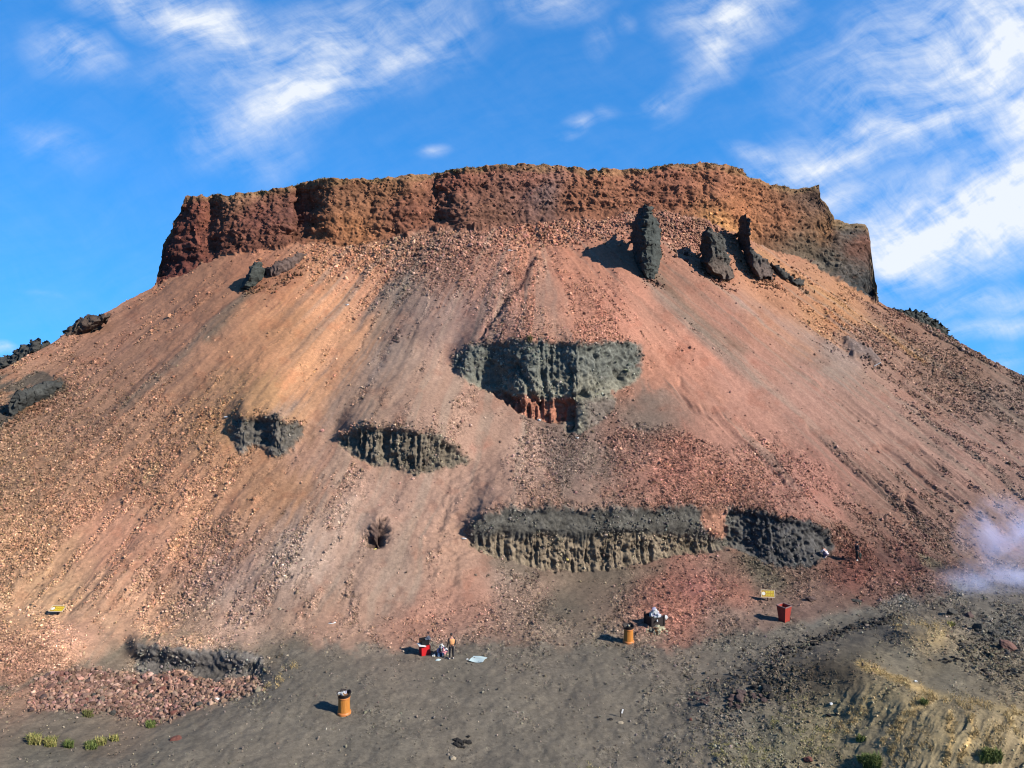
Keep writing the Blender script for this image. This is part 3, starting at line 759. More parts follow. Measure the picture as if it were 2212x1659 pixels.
def idx_at(x, y):
    i = np.clip(np.rint((x - gx[0]) / (gx[1] - gx[0])).astype(int), 0, NX - 1)
    t0, t1 = TOP(gx[i]), JOIN(gx[i])
    j = np.where(y < t1, (y - t0) / (t1 - t0) * N1, N1 + (y - t1) / (1895 - t1) * (N2 - 1))
    return i, np.clip(np.rint(j).astype(int), 0, NY - 1)


# ------------------------------------------------------------------ materials
def principled(t, **kw):
    b = t.n('ShaderNodeBsdfPrincipled')
    b.inputs['Specular IOR Level'].default_value = kw.pop('spec', .25)
    for k, v in kw.items():
        s = b.inputs[k.replace('_', ' ')]
        if hasattr(v, 'is_output'):
            t.t.links.new(v, s)
        else:
            s.default_value = v
    t.n('ShaderNodeOutputMaterial', i_Surface=b.outputs[0])
    return b


def new_mat(name):
    m = bpy.data.materials.new(name)
    m.use_nodes = True
    return m, NT(m.node_tree)


def ground_mat(name, s1, s2, amp, rough_attr=True, dist=.06):
    m, t = new_mat(name)
    col = t.n('ShaderNodeAttribute', attribute_name='Col').outputs['Color']
    st = t.n('ShaderNodeAttribute', attribute_name='Stony').outputs['Fac']
    co = t.n('ShaderNodeTexCoord').outputs['Object']
    v1 = t.n('ShaderNodeTexVoronoi', i_Vector=co, i_Scale=s1)
    v2 = t.n('ShaderNodeTexVoronoi', i_Vector=co, i_Scale=s2)
    nz = t.n('ShaderNodeTexNoise', i_Vector=co, i_Scale=s2 * 1.4, i_Detail=3.0, i_Roughness=.7)
    sx = t.n('ShaderNodeSeparateColor', i_Color=v1.outputs['Color']).outputs[0]
    sy = t.n('ShaderNodeSeparateColor', i_Color=v2.outputs['Color']).outputs[1]
    f = t.m('ADD', t.m('MULTIPLY', t.m('SUBTRACT', sx, .5), amp), t.m('MULTIPLY', t.m('SUBTRACT', sy, .5), amp * .8))
    f = t.m('MULTIPLY', f, t.m('MULTIPLY_ADD', st, .8, .25))
    f = t.m('ADD', f, t.m('MULTIPLY', t.m('SUBTRACT', nz.outputs[0], .5), .5))
    f = t.m('MAXIMUM', t.m('ADD', f, 1.0), .25)
    c = t.n('ShaderNodeVectorMath', operation='SCALE', i_0=col)
    t.t.links.new(f, c.inputs['Scale'])
    h = t.m('ADD', t.m('MULTIPLY', v1.outputs['Distance'], -.7), t.m('MULTIPLY', nz.outputs[0], .5))
    b = t.n('ShaderNodeBump', i_Height=h, i_Distance=dist)
    t.t.links.new(t.m('MULTIPLY_ADD', st, .7, .25), b.inputs['Strength'])
    principled(t, Base_Color=c.outputs[0], Roughness=.95, Normal=b.outputs[0], spec=.12)
    return m


M_SCREE = ground_mat('cinder_scree', 6.0, 14.0, .75, dist=.10)
M_FLOOR = ground_mat('cinder_floor', 9.0, 22.0, .9, dist=.05)
M_ROCK = ground_mat('bare_rock', 2.6, 7.0, .5, dist=.14)

COLL = SC.collection


def mesh_np(name, V, Fc, mat=None, col=None, stony=None, smooth=True, k=None):
    V = np.asarray(V, np.float32).reshape(-1, 3)
    Fc = np.asarray(Fc, np.int32)
    me = bpy.data.meshes.new(name)
    k = Fc.shape[1]
    me.vertices.add(len(V))
    me.vertices.foreach_set('co', V.ravel())
    me.loops.add(Fc.size)
    me.loops.foreach_set('vertex_index', Fc.ravel())
    me.polygons.add(len(Fc))
    me.polygons.foreach_set('loop_start', np.arange(0, Fc.size, k, dtype=np.int32))
    me.polygons.foreach_set('use_smooth', np.full(len(Fc), smooth, bool))
    if col is not None:
        a = me.color_attributes.new('Col', 'FLOAT_COLOR', 'POINT')
        c4 = np.ones((len(V), 4), np.float32)
        c4[:, :3] = col
        a.data.foreach_set('color', c4.ravel())
    if stony is not None:
        a = me.attributes.new('Stony', 'FLOAT', 'POINT')
        a.data.foreach_set('value', np.ascontiguousarray(np.broadcast_to(np.asarray(stony, np.float32).ravel(), (len(V),))))
    me.update(calc_edges=True)
    me.validate(clean_customdata=False)
    if mat:
        me.materials.append(mat)
    return me


def link(name, me, parent=None, **props):
    o = bpy.data.objects.new(name, me)
    COLL.objects.link(o)
    if parent:
        o.parent = parent
    for kk, v in props.items():
        o[kk] = v
    return o


# ------------------------------------------------------------------ the ground itself, split into its pieces
# back side: the plateau and slopes behind the skyline
back_d = np.array([90, 60, 40, 22, 10, 4, 1.2])
topP = PD[:, 0]
rad = topP[:, :2] / np.linalg.norm(topP[:, :2], axis=1, keepdims=True)
cl_col = (gx > 337) & (gx < 1896)
ext = []
for d in back_d:
    drop = np.where(cl_col, .02 * d + .0, .36 * d) + np.where(d > 30, np.where(cl_col, (d - 30) * .6, (d - 30) * .1), 0)
    drop = blur1(drop, 2, 0)
    ext.append(np.concatenate([topP[:, :2] + rad * d, (topP[:, 2] - drop + .12 * d / 10 * fb2(gx / 30, gx * 0 + d, 261, 3))[:, None]], 1))
ext = np.stack(ext, 1)
NB = len(back_d)
ALLP = np.concatenate([ext, PD], 1)
ALLC = np.concatenate([np.repeat(COL[:, :1], NB, 1), COL], 1)
ALLS = np.concatenate([np.repeat(ST[:, :1], NB, 1), ST], 1)
# near side: bring the last row down and back under the viewer
NYA = NY + NB
ids = np.arange(NX * NYA).reshape(NX, NYA)
FQ = np.stack([ids[:-1, :-1], ids[:-1, 1:], ids[1:, 1:], ids[1:, :-1]], -1)
reg = np.zeros((NX, NYA), np.int8)
r0 = np.zeros_like(X, np.int8)
r0[Yp > toe_line] = 1
r0[MASK['cliff'] > .5] = 2
r0[(MASK['cliff2'] > .5) & (MASK['cliff'] > .5)] = 3
for k, nm in enumerate(('up', 'mid', 'left', 'low', 'hole', 'bank', 'rrock')):
    r0[(MASK[nm] > .5) & (r0 != 2) & (r0 != 3)] = 4 + k
reg[:, NB:] = r0
reg[:, :NB] = r0[:, :1]
fr = reg[:-1, :-1]


def region(k, name, mat, **props):
    f = FQ[fr == k]
    u, inv = np.unique(f.ravel(), return_inverse=True)
    me = mesh_np(name, ALLP.reshape(-1, 3)[u], inv.reshape(-1, 4), mat, ALLC.reshape(-1, 3)[u], np.where(k in (2, 3, 4, 5, 6, 7, 8, 9), .5, ALLS.reshape(-1)[u]))
    return link(name, me, **props)


region(0, 'hillside', M_SCREE, kind='structure', label='steep fan of rust red and ochre cinder scree below the cliff')
region(1, 'ground', M_FLOOR, kind='structure', label='grey cinder floor of the crater with a pit and low mounds')
region(2, 'cliff', M_ROCK, kind='structure', label='long rust brown cliff band along the top of the slope')
region(3, 'far_cliff', M_ROCK, kind='structure', label='grey cliff end set back behind the right end of the rust brown cliff')
region(4, 'rock_outcrop', M_ROCK, label='largest wedge shaped dark grey outcrop with a red base, mid slope', category='rock outcrop', group='dark outcrops on the scree')
region(5, 'rock_outcrop', M_ROCK, label='spindle shaped outcrop with deep vertical flutes beside the long footprint trail', category='rock outcrop', group='dark outcrops on the scree')
region(6, 'rock_outcrop', M_ROCK, label='small broken grey outcrop with a hollow lower edge under the orange scree', category='rock outcrop', group='dark outcrops on the scree')
region(7, 'rock_outcrop', M_ROCK, label='long low dark outcrop with tan flutes at the foot of the slope', category='rock outcrop', group='dark outcrops on the scree')
region(8, 'rock_outcrop', M_ROCK, label='tiny dark rock hollow with a yellow bag at its foot', category='rock outcrop', group='dark outcrops on the scree')
region(9, 'rock_bank', M_ROCK, label='dark grey cut bank above the red rubble in the pit', category='rock bank')
region(10, 'rock_outcrop', M_ROCK, label='low dark grey outcrop with a white stick on the right slope', category='rock outcrop', group='dark outcrops on the scree')
# ground behind and around the viewer, so the floor does not end at the picture
lastP = ALLP[:, -1]
# near edge and the land far outside the picture
near = np.array([.8, .55, .3, .12])
lp = lastP.copy()
rows = [lp] + [np.stack([lp[:, 0] * s, lp[:, 1] * s, lp[:, 2] * 0 + .1 * fb2(gx / 40, gx * 0 + s * 9, 271, 2)], 1) for s in near]
NV = np.stack(rows, 1)
nid = np.arange(NX * 5).reshape(NX, 5)
nf = np.stack([nid[:-1, :-1], nid[:-1, 1:], nid[1:, 1:], nid[1:, :-1]], -1).reshape(-1, 4)
link('near_ground', mesh_np('near_ground', NV.reshape(-1, 3), nf, M_FLOOR, np.array(lin((98, 92, 86))) / 1.3 / DIM, .3), kind='structure', label='grey cinder floor towards the viewer')
ang = np.linspace(0, 2 * math.pi, 97)[:-1]
rads = (300, 700, 2400)
ring = np.concatenate([[[0, 60, -12]]] + [np.stack([np.cos(ang) * r_, np.sin(ang) * r_ + 60, ang * 0 - 12 - .1 * r_], 1) for r_ in rads])
pf = [[0, 1 + k, 1 + (k + 1) % 96] for k in range(96)]
for s_ in range(len(rads) - 1):
    for k in range(96):
        a, b = 1 + k + 96 * s_, 1 + (k + 1) % 96 + 96 * s_
        pf += [[a, a + 96, b + 96], [a, b + 96, b]]
link('plain', mesh_np('plain', ring, pf, M_FLOOR, np.array(lin((128, 124, 98))) / 1.4 / DIM, .2), kind='structure', label='land falling away all round the volcano')


# ------------------------------------------------------------------ free-standing rocks with traced outlines, given real thickness
def lump(name, poly, T, wedge, col, amp=.35, step=1.4, depth=None, lift=0.0, col2=None, seed=0, ridge=None, **props):
    pts = np.array(poly, float)
    x0, y0 = pts.min(0)
    x1, y1 = pts.max(0)
    xs, ys = np.arange(x0 - 2, x1 + 2.1, step), np.arange(y0 - 2, y1 + 2.1, step)
    xx, yy = np.meshgrid(xs, ys, indexing='ij')
    ins = inpoly(xx + 4.5 * fb2(xx / 9, yy / 9, 301 + seed, 4), yy + 4.5 * fb2(xx / 7, yy / 7, 311 + seed, 3), poly)
    d = np.full(xx.shape, 1e9)
    for i in range(len(pts)):
        (ax, ay), (bx, by) = pts[i], pts[(i + 1) % len(pts)]
        t = np.clip(((xx - ax) * (bx - ax) + (yy - ay) * (by - ay)) / ((bx - ax) ** 2 + (by - ay) ** 2 + 1e-9), 0, 1)
        d = np.minimum(d, np.hypot(xx - ax - t * (bx - ax), yy - ay - t * (by - ay)))
    u = np.clip(d / wedge, 0, 1)
    prof = np.clip(.55 * np.sqrt(np.clip(1 - (1 - u) ** 2, 0, 1)) + .45 * u, 0, 1)
    if ridge is not None:
        e0 = np.where(ins, xx, 1e9).min(0)
        e1 = np.where(ins, xx, -1e9).max(0)
        wd = np.maximum(e1 - e0, 1.0)
        rx = ridge + .16 * fb2(ys / 26, ys * 0 + seed, 391, 3)
        fl_, fr2 = (xx - e0) / (wd * rx), (e1 - xx) / (wd * (1 - rx))
        prof = np.clip(np.minimum(np.minimum(fl_, fr2), np.clip(d / 5, 0, 1) * .3 + .75), 0, 1) ** .85 * np.clip(wd / wd.max() * 1.2, .2, 1)
    if depth is None:
        tb, bb = envelope(poly, xs)
        ok = ~np.isnan(bb)
        bb = np.interp(xs, xs[ok], bb[ok])
        ii, jj = idx_at(xs, np.clip(bb - 3, TOP(xs) + 1, 1890))
        dep = blur1(DY[ii, jj], 3, 0) + lift
        dep = np.repeat(dep[:, None], len(ys), 1)
    else:
        dep = np.full(xx.shape, float(depth))
    m = dep / F
    fr_ = unproj(xx, yy, dep - T * prof)
    bk_ = unproj(xx, yy, dep + T * prof + .05)
    def rough(p, s):
        q = p.copy()
        for k in range(3):
            q[..., k] += amp * ((.9 if k == 1 else .45) * fb3(p[..., 0] / 1.5, p[..., 1] / 1.5, p[..., 2] / 2.2, 321 + 7 * k + seed, 3)
                                + (.6 if k == 1 else .36) * fb3(p[..., 0] / .5, p[..., 1] / .5, p[..., 2] / .5, 341 + 7 * k + seed, 3))
        q[..., 1] -= amp * .9 * (1 - 1.6 * np.abs(fb3(p[..., 0] / .9, p[..., 1] / .9, p[..., 2] / 3.5, 381 + seed, 3)))
        return q
    fr_, bk_ = rough(fr_, 0), rough(bk_, 5)
    A, B_ = len(xs), len(ys)
    cell = ins[:-1, :-1] & ins[1:, :-1] & ins[:-1, 1:] & ins[1:, 1:]
    gid = np.arange(A * B_).reshape(A, B_)
    q1 = np.stack([gid[:-1, :-1], gid[:-1, 1:], gid[1:, 1:], gid[1:, :-1]], -1)[cell]
    q2 = q1[:, ::-1] + A * B_
    ecount = {}
    for f in q1:
        for a, b in zip(f, np.roll(f, -1)):
            ecount[(a, b)] = 1
    side = [[b, a, a + A * B_, b + A * B_] for (a, b) in ecount if (b, a) not in ecount]
    allf = np.concatenate([q1, q2, np.array(side, int)])
    V = np.concatenate([fr_.reshape(-1, 3), bk_.reshape(-1, 3)])
    uq, inv = np.unique(allf.ravel(), return_inverse=True)
    V = V[uq]
    c = np.array(lin(col))[None, :].repeat(len(V), 0)
    if col2 is not None:
        w = np.clip(sstep(V[:, 2], np.percentile(V[:, 2], 55), np.percentile(V[:, 2], 15)) + .5 * fb3(V[:, 0] / 1.2, V[:, 1] / 1.2, V[:, 2] / 1.2, 361, 3), 0, 1)[:, None]
        c = c * (1 - w) + np.array(lin(col2)) * w
    c = c * (1 + .3 * fb3(V[:, 0] / .8, V[:, 1] / .8, V[:, 2] / .8, 371 + seed, 4))[:, None] / 1.12 / DIM
    me = mesh_np(name, V, inv.reshape(-1, 4), M_ROCK, c, .5)
    return link(name, me, **props)


Z2 = lambda pts: zz(pts, .4028, 1134, .4028, 324)
Z1 = lambda pts: zz(pts, .4028, 283.5, .4028, 324)
SP = 'rock pinnacles below the cliff'
lump('rock_pinnacle', Z2([(590, 350), (605, 312), (640, 285), (682, 302), (690, 350), (720, 382), (726, 500), (736, 560), (722, 620), (702, 700), (682, 712), (640, 690), (602, 640), (572, 560), (560, 470), (562, 400)]),
     2.6, 30, (74, 77, 72), .40, seed=1, ridge=.36, lift=.7, label='tallest dark grey rock pinnacle, standing clear of the slope below the cliff', category='rock pinnacle', group=SP)
lump('rock_pinnacle', Z2([(985, 400), (1010, 420), (1030, 450), (1060, 455), (1078, 500), (1090, 560), (1105, 620), (1122, 690), (1060, 700), (1000, 680), (965, 655), (940, 600), (945, 520), (942, 450), (960, 420)]),
     2.2, 26, (80, 78, 72), .42, ridge=.34, lift=.6, col2=(100, 86, 76), seed=2, label='broad stubby grey rock pinnacle between the tallest one and the slender one', category='rock pinnacle', group=SP)
lump('rock_pinnacle', Z2([(1160, 352), (1182, 340), (1200, 365), (1204, 440), (1208, 500), (1222, 535), (1270, 570), (1310, 610), (1345, 700), (1300, 690), (1240, 690), (1205, 660), (1165, 560), (1145, 500), (1134, 450), (1142, 380)]),
     1.8, 18, (78, 75, 70), .36, ridge=.42, lift=.5, col2=(98, 84, 76), seed=3, label='slender finger of dark rock with a low shoulder of rubble on one side', category='rock pinnacle', group=SP)
lump('rock_ridge', Z2([(1305, 612), (1330, 605), (1380, 640), (1440, 680), (1490, 700), (1500, 728), (1470, 738), (1420, 715), (1370, 690), (1330, 655)]),
     .8, 8, (74, 71, 66), .34, seed=4, lift=.4, label='low dark ridge of rock running down the slope under the right end of the cliff', category='rock ridge')
lump('rock_ridge', Z1([(578, 742), (600, 715), (618, 688), (632, 640), (645, 615), (680, 594), (700, 606), (718, 640), (730, 660), (716, 690), (690, 722), (650, 745), (610, 752)]),
     1.6, 16, (72, 75, 70), .36, seed=5, ridge=.3, lift=.4, label='upright dark grey rock fin on the slope below the left part of the cliff', category='rock ridge')
lump('rock_ridge', Z1([(716, 650), (760, 618), (785, 600), (850, 570), (900, 550), (940, 542), (962, 558), (925, 600), (865, 645), (800, 682), (725, 700)]),
     .7, 16, (104, 86, 78), .34, seed=15, lift=.4, label='low brownish grey rock hump running uphill from the dark rock fin', category='rock ridge')
lump('rock_ridge', zz([(40, 790), (80, 700), (120, 660), (200, 650), (350, 600), (470, 590), (470, 640), (380, 700), (300, 745), (190, 815), (100, 868), (60, 855)], .293, 0, .293, 648),
     1.0, 18, (72, 72, 68), .4, seed=6, lift=.7, label='rounded dark grey rock hump on the far left slope', category='rock ridge')
lump('rock_ridge', zz([(-300, 620), (0, 425), (60, 405), (130, 370), (165, 330), (210, 325), (240, 295), (280, 290), (310, 312), (365, 310), (400, 330), (320, 400), (190, 500), (60, 570), (-300, 800)], .293, 0, .293, 648),
     3.0, 22, (72, 71, 67), .5, depth=109, seed=7, label='jagged dark rock ridge on the left skyline, lower of two', category='rock ridge')
lump('rock_ridge', zz([(460, 275), (470, 230), (530, 178), (570, 148), (620, 118), (680, 98), (730, 110), (800, 95), (840, 110), (760, 180), (640, 250), (500, 330)], .293, 0, .293, 648),
     2.0, 16, (88, 74, 64), .4, depth=106, seed=8, label='dark rock ridge on the left skyline just below the cliff, upper of two', category='rock ridge')
Z9 = lambda pts: zz(pts, .1953, 1782, .1953, 567)
lump('distant_hill', Z9([(690, 560), (700, 506), (790, 512), (880, 524), (955, 545), (990, 541), (1050, 545), (1100, 590), (1200, 650), (1240, 690), (1310, 755), (1380, 830), (1430, 880), (1600, 1000), (1400, 1100), (1000, 800)]),
     14, 26, (70, 72, 66), 1.2, step=1.0, depth=190, seed=9, kind='structure', label='dark grey hill far behind the right slope')

# ------------------------------------------------------------------ loose stones
PHI = (1 + 5 ** .5) / 2
ICO = np.array([(-1, PHI, 0), (1, PHI, 0), (-1, -PHI, 0), (1, -PHI, 0), (0, -1, PHI), (0, 1, PHI), (0, -1, -PHI), (0, 1, -PHI), (PHI, 0, -1), (PHI, 0, 1), (-PHI, 0, -1), (-PHI, 0, 1)]) / 1.902
ICF = np.array([(0, 11, 5), (0, 5, 1), (0, 1, 7), (0, 7, 10), (0, 10, 11), (1, 5, 9), (5, 11, 4), (11, 10, 2), (10, 7, 6), (7, 1, 8), (3, 9, 4), (3, 4, 2), (3, 2, 6), (3, 6, 8), (3, 8, 9), (4, 9, 5), (2, 4, 11), (6, 2, 10), (8, 6, 7), (9, 8, 1)])
m_, t_ = new_mat('loose_stone')
c_ = t_.n('ShaderNodeAttribute', attribute_name='Col').outputs['Color']
nz_ = t_.n('ShaderNodeTexNoise', i_Vector=t_.n('ShaderNodeTexCoord').outputs['Object'], i_Scale=9.0, i_Detail=3.0)
f_ = t_.m('MULTIPLY_ADD', nz_.outputs[0], .7, .65)
s_ = t_.n('ShaderNodeVectorMath', operation='SCALE', i_0=c_)
t_.t.links.new(f_, s_.inputs['Scale'])
principled(t_, Base_Color=s_.outputs[0], Roughness=.95, spec=.1)
M_STONE = m_


def stones(name, n, weight, px_med, sig, pmax, bright, label, flat=.75, seed=1):
    r = np.random.default_rng(seed)
    w = weight.copy()
    w[:, 0:2] = 0
    cdf = np.cumsum(w.ravel())
    k = np.searchsorted(cdf, r.random(n) * cdf[-1])
    i, j = np.unravel_index(np.clip(k, 0, w.size - 1), w.shape)
    p, nn, c = PD[i, j], NRM[i, j], COL[i, j]
    p = p + (r.random((n, 3)) - .5) * (p[:, 1:2] * 3 / F)
    size = np.minimum(px_med * np.exp(r.normal(0, sig, n)), pmax) * p[:, 1] / F * .5
    q = r.normal(0, 1, (n, 4))
    q /= np.linalg.norm(q, axis=1, keepdims=True)
    a, b, c3, d = q.T
    R = np.stack([1 - 2 * (c3 * c3 + d * d), 2 * (b * c3 - a * d), 2 * (b * d + a * c3), 2 * (b * c3 + a * d), 1 - 2 * (b * b + d * d), 2 * (c3 * d - a * b),
                  2 * (b * d - a * c3), 2 * (c3 * d + a * b), 1 - 2 * (b * b + c3 * c3)], -1).reshape(n, 3, 3)
    sc = np.stack([r.uniform(.8, 1.35, n), r.uniform(.7, 1.1, n), r.uniform(.55, .95, n)], -1)
    v = ICO[None] * (1 + r.uniform(-.28, .28, (n, 12, 1))) * sc[:, None, :]
    v = np.einsum('nij,nkj->nki', R, v) * size[:, None, None]
    v = v + (p + nn * size[:, None] * .25)[:, None, :]
    br = np.exp(r.normal(bright + .10, .36, n))
    tint = r.normal(0, .05, (n, 3)) + 1
    cc = np.clip(c * br[:, None] * tint, .004, .75)
    f = (ICF[None] + (np.arange(n) * 12)[:, None, None]).reshape(-1, 3)
    me = mesh_np(name, v.reshape(-1, 3), f, M_STONE, np.repeat(cc, 12, 0), smooth=False)
    return link(name, me, kind='stuff', label=label)


inview = ((X > -60) & (X < 2270) & (Yp < 1720)).astype(float)
norock = (1 - np.clip(rockm + MASK['cliff'], 0, 1)) * inview
stones('scree_gravel', 80000, norock * onscree * (ST ** 2.8 + .008) * (Yp > 560), 2.5, .42, 8, .06, 'coarse loose stones scattered over the cinder slope', seed=2)
stones('rubble', 9000, np.clip(rubzone, 0, 1) ** 1.2 * norock * (Yp > BASE(X)), 3.6, .45, 11, 0, 'broken brown rubble strewn under the foot of the cliff', seed=3)
rimw = np.zeros_like(X)
for nm in ('up', 'mid', 'left', 'low'):
    H, B, _hw = ENV[nm]
    tl = np.interp(X, RX, B - H)
    rimw = np.maximum(rimw, np.exp(-((Yp - tl + 4) / 6) ** 2) * (np.interp(X, RX, H) > 12))
stones('ledge_rubble', 1300, rimw * inview, 3.2, .4, 9, -.05, 'broken stones along the upper edges of the outcrops', seed=4)
stones('floor_gravel', 42000, norock * (1 - onscree) * (ST ** 1.5 + .03), 2.3, .42, 7, .12, 'grey gravel scattered over the crater floor', seed=5)
rub = MASK['rubble'] * (1 - MASK['bank'])
stones('pit_rubble', 4200, (rub * norock + .0) ** 1.0, 5.5, .45, 15, .06, 'small rust brown rubble filling the pit', seed=6)
faces_ = np.clip(MASK['up'] + MASK['mid'] + MASK['left'] + MASK['low'] + MASK['bank'], 0, 1) * inview
stones('embedded_stones', 3200, faces_ * (fb2(X / 30, Yp / 30, 401, 2) > -.1), 3.0, .4, 8, .18, 'small stones stuck in the dark rock faces', seed=7)
stones('cliff_blocks', 3200, MASK['cliff'] * inview, 2.6, .42, 8, .0, 'small blocks standing out of the cliff face', seed=8)

skirt = np.zeros_like(X)
for (cx_, cy_, rx_, ry_, rot_) in ((1405, 604, 26, 12, 35), (1545, 600, 36, 12, 25), (1640, 600, 40, 14, 35), (1725, 612, 30, 9, 38), (540, 626, 26, 8, -10), (620, 605, 34, 10, -35), (70, 880, 60, 16, -35), (1875, 770, 26, 14, 40)):
    skirt = np.maximum(skirt, gauss(X, Yp, cx_, cy_, rx_, ry_, rot_))
stones('pinnacle_rubble', 1500, skirt ** 1.3 * norock * (Yp > BASE(X) + 4), 3.6, .45, 10, -.75, 'dark broken stones round the feet of the pinnacles', seed=9)

mr = np.zeros_like(X)
for (ax, ay), (bx, by) in (((1650, 1495), (1690, 1412)), ((1690, 1412), (1800, 1370)), ((1800, 1370), (1930, 1335)), ((1560, 1540), (1650, 1495))):
    t_ = np.clip(((X - ax) * (bx - ax) + (Yp - ay) * (by - ay)) / ((bx - ax) ** 2 + (by - ay) ** 2), 0, 1)
    mr = np.maximum(mr, np.exp(-((X - ax - t_ * (bx - ax)) ** 2 + 2.5 * (Yp - ay - t_ * (by - ay)) ** 2) / 15 ** 2))
mr = mr + .5 * gauss(X, Yp, 1690, 1460, 60, 50) + .35 * gauss(X, Yp, 1600, 1480, 70, 50) + .5 * gauss(X, Yp, 2150, 1395, 60, 45)
stones('path_edge_rubble', 2600, mr ** 1.3 * inview, 3.6, .45, 9, -.5, 'dark rubble along the edge of the path', seed=10)

# individual boulders
BM = []
for k in range(9):
    r = np.random.default_rng(500 + k)
    bm = __import__('bmesh').new()
    __import__('bmesh').ops.create_icosphere(bm, subdivisions=3, radius=1)
    co = np.array([v.co[:] for v in bm.verts])
    planes = r.normal(0, 1, (9, 3))
    planes /= np.linalg.norm(planes, axis=1, keepdims=True)
    dd = co @ planes.T
    cut = r.uniform(.55, .85, 9)
    for a in range(9):
        over = np.maximum(co @ planes[a] - cut[a], 0)
        co = co - planes[a] * over[:, None] * .9
    co = co * (1 + .16 * fb3(co[:, 0] * 1.7 + 9 * k, co[:, 1] * 1.7, co[:, 2] * 1.7, 411 + k, 4))[:, None] * np.array([1.15, .95, .8])
    fc = np.array([[v.index for v in f.verts] for f in bm.faces])
    bm.free()
    BM.append((co, fc))
STONE_MATS, STONE_ME = {}, {}


def stone_mat(key, col):
    if key in STONE_MATS:
        return STONE_MATS[key]
    m, t = new_mat('rock_' + key)
    co = t.n('ShaderNodeTexCoord').outputs['Object']
    n1 = t.n('ShaderNodeTexNoise', i_Vector=co, i_Scale=2.2, i_Detail=6.0, i_Roughness=.7)
    c = np.array(lin(col)) / 1.35 / DIM
    dark, lite = tuple(c * .55) + (1,), tuple(np.minimum(c * 1.45, .8)) + (1,)
    cc = t.mix(n1.outputs[0], dark, lite)
    b = t.n('ShaderNodeBump', i_Height=n1.outputs[0], i_Distance=.25, i_Strength=.7)
    principled(t, Base_Color=cc, Roughness=.93, Normal=b.outputs[0], spec=.15)
    STONE_MATS[key] = m
    return m


def boulder(x, y, px, key, col, label, group=None, flat=1.0, sink=.25):
    k = random.randrange(9)
    if (k, key) not in STONE_ME:
        STONE_ME[(k, key)] = mesh_np('stone', BM[k][0], BM[k][1], stone_mat(key, col), smooth=False)
    o = bpy.data.objects.new('stone', STONE_ME[(k, key)])
    COLL.objects.link(o)
    p = ground_at(x, y)
    s = px * p.y / F * .5
    o.location = p + Vector((0, 0, s * (.8 * flat - sink - .25)))
    o.scale = (s * random.uniform(.9, 1.15), s * random.uniform(.85, 1.1), s * flat * random.uniform(.85, 1.05))
    o.rotation_euler = (random.uniform(-.5, .5), random.uniform(-.5, .5), random.uniform(0, 6.28))
    o['label'], o['category'] = label, 'stone'
    if group:
        o['group'] = group
    return o


KEYC = {'rust': (136, 102, 90), 'red': (136, 88, 76), 'grey': (96, 92, 84), 'black': (66, 62, 58), 'tan': (152, 130, 112), 'pale': (206, 188, 160), 'plum': (112, 92, 86)}
cnt = 0
while cnt < 88:
    x, y = random.uniform(60, 580), random.uniform(1440, 1590)
    if not inpoly(np.array([x]), np.array([y]), P_RUBBLE)[0]:
        continue
    if inpoly(np.array([x]), np.array([y]), P_BANK)[0]:
        continue
    k = random.choices(['rust', 'red', 'plum', 'grey', 'tan'], [5, 2, 3, 1.5, 1])[0]
    word = {'rust': 'rust brown', 'red': 'brick red', 'plum': 'dull plum brown', 'grey': 'grey', 'tan': 'tan'}[k]
    boulder(x, y, random.choice([9, 10, 11, 12, 13, 15, 17]), k, KEYC[k], word + ' stone in the heap of rubble below the dark cut bank', word + ' stones in the pit rubble')
    cnt += 1
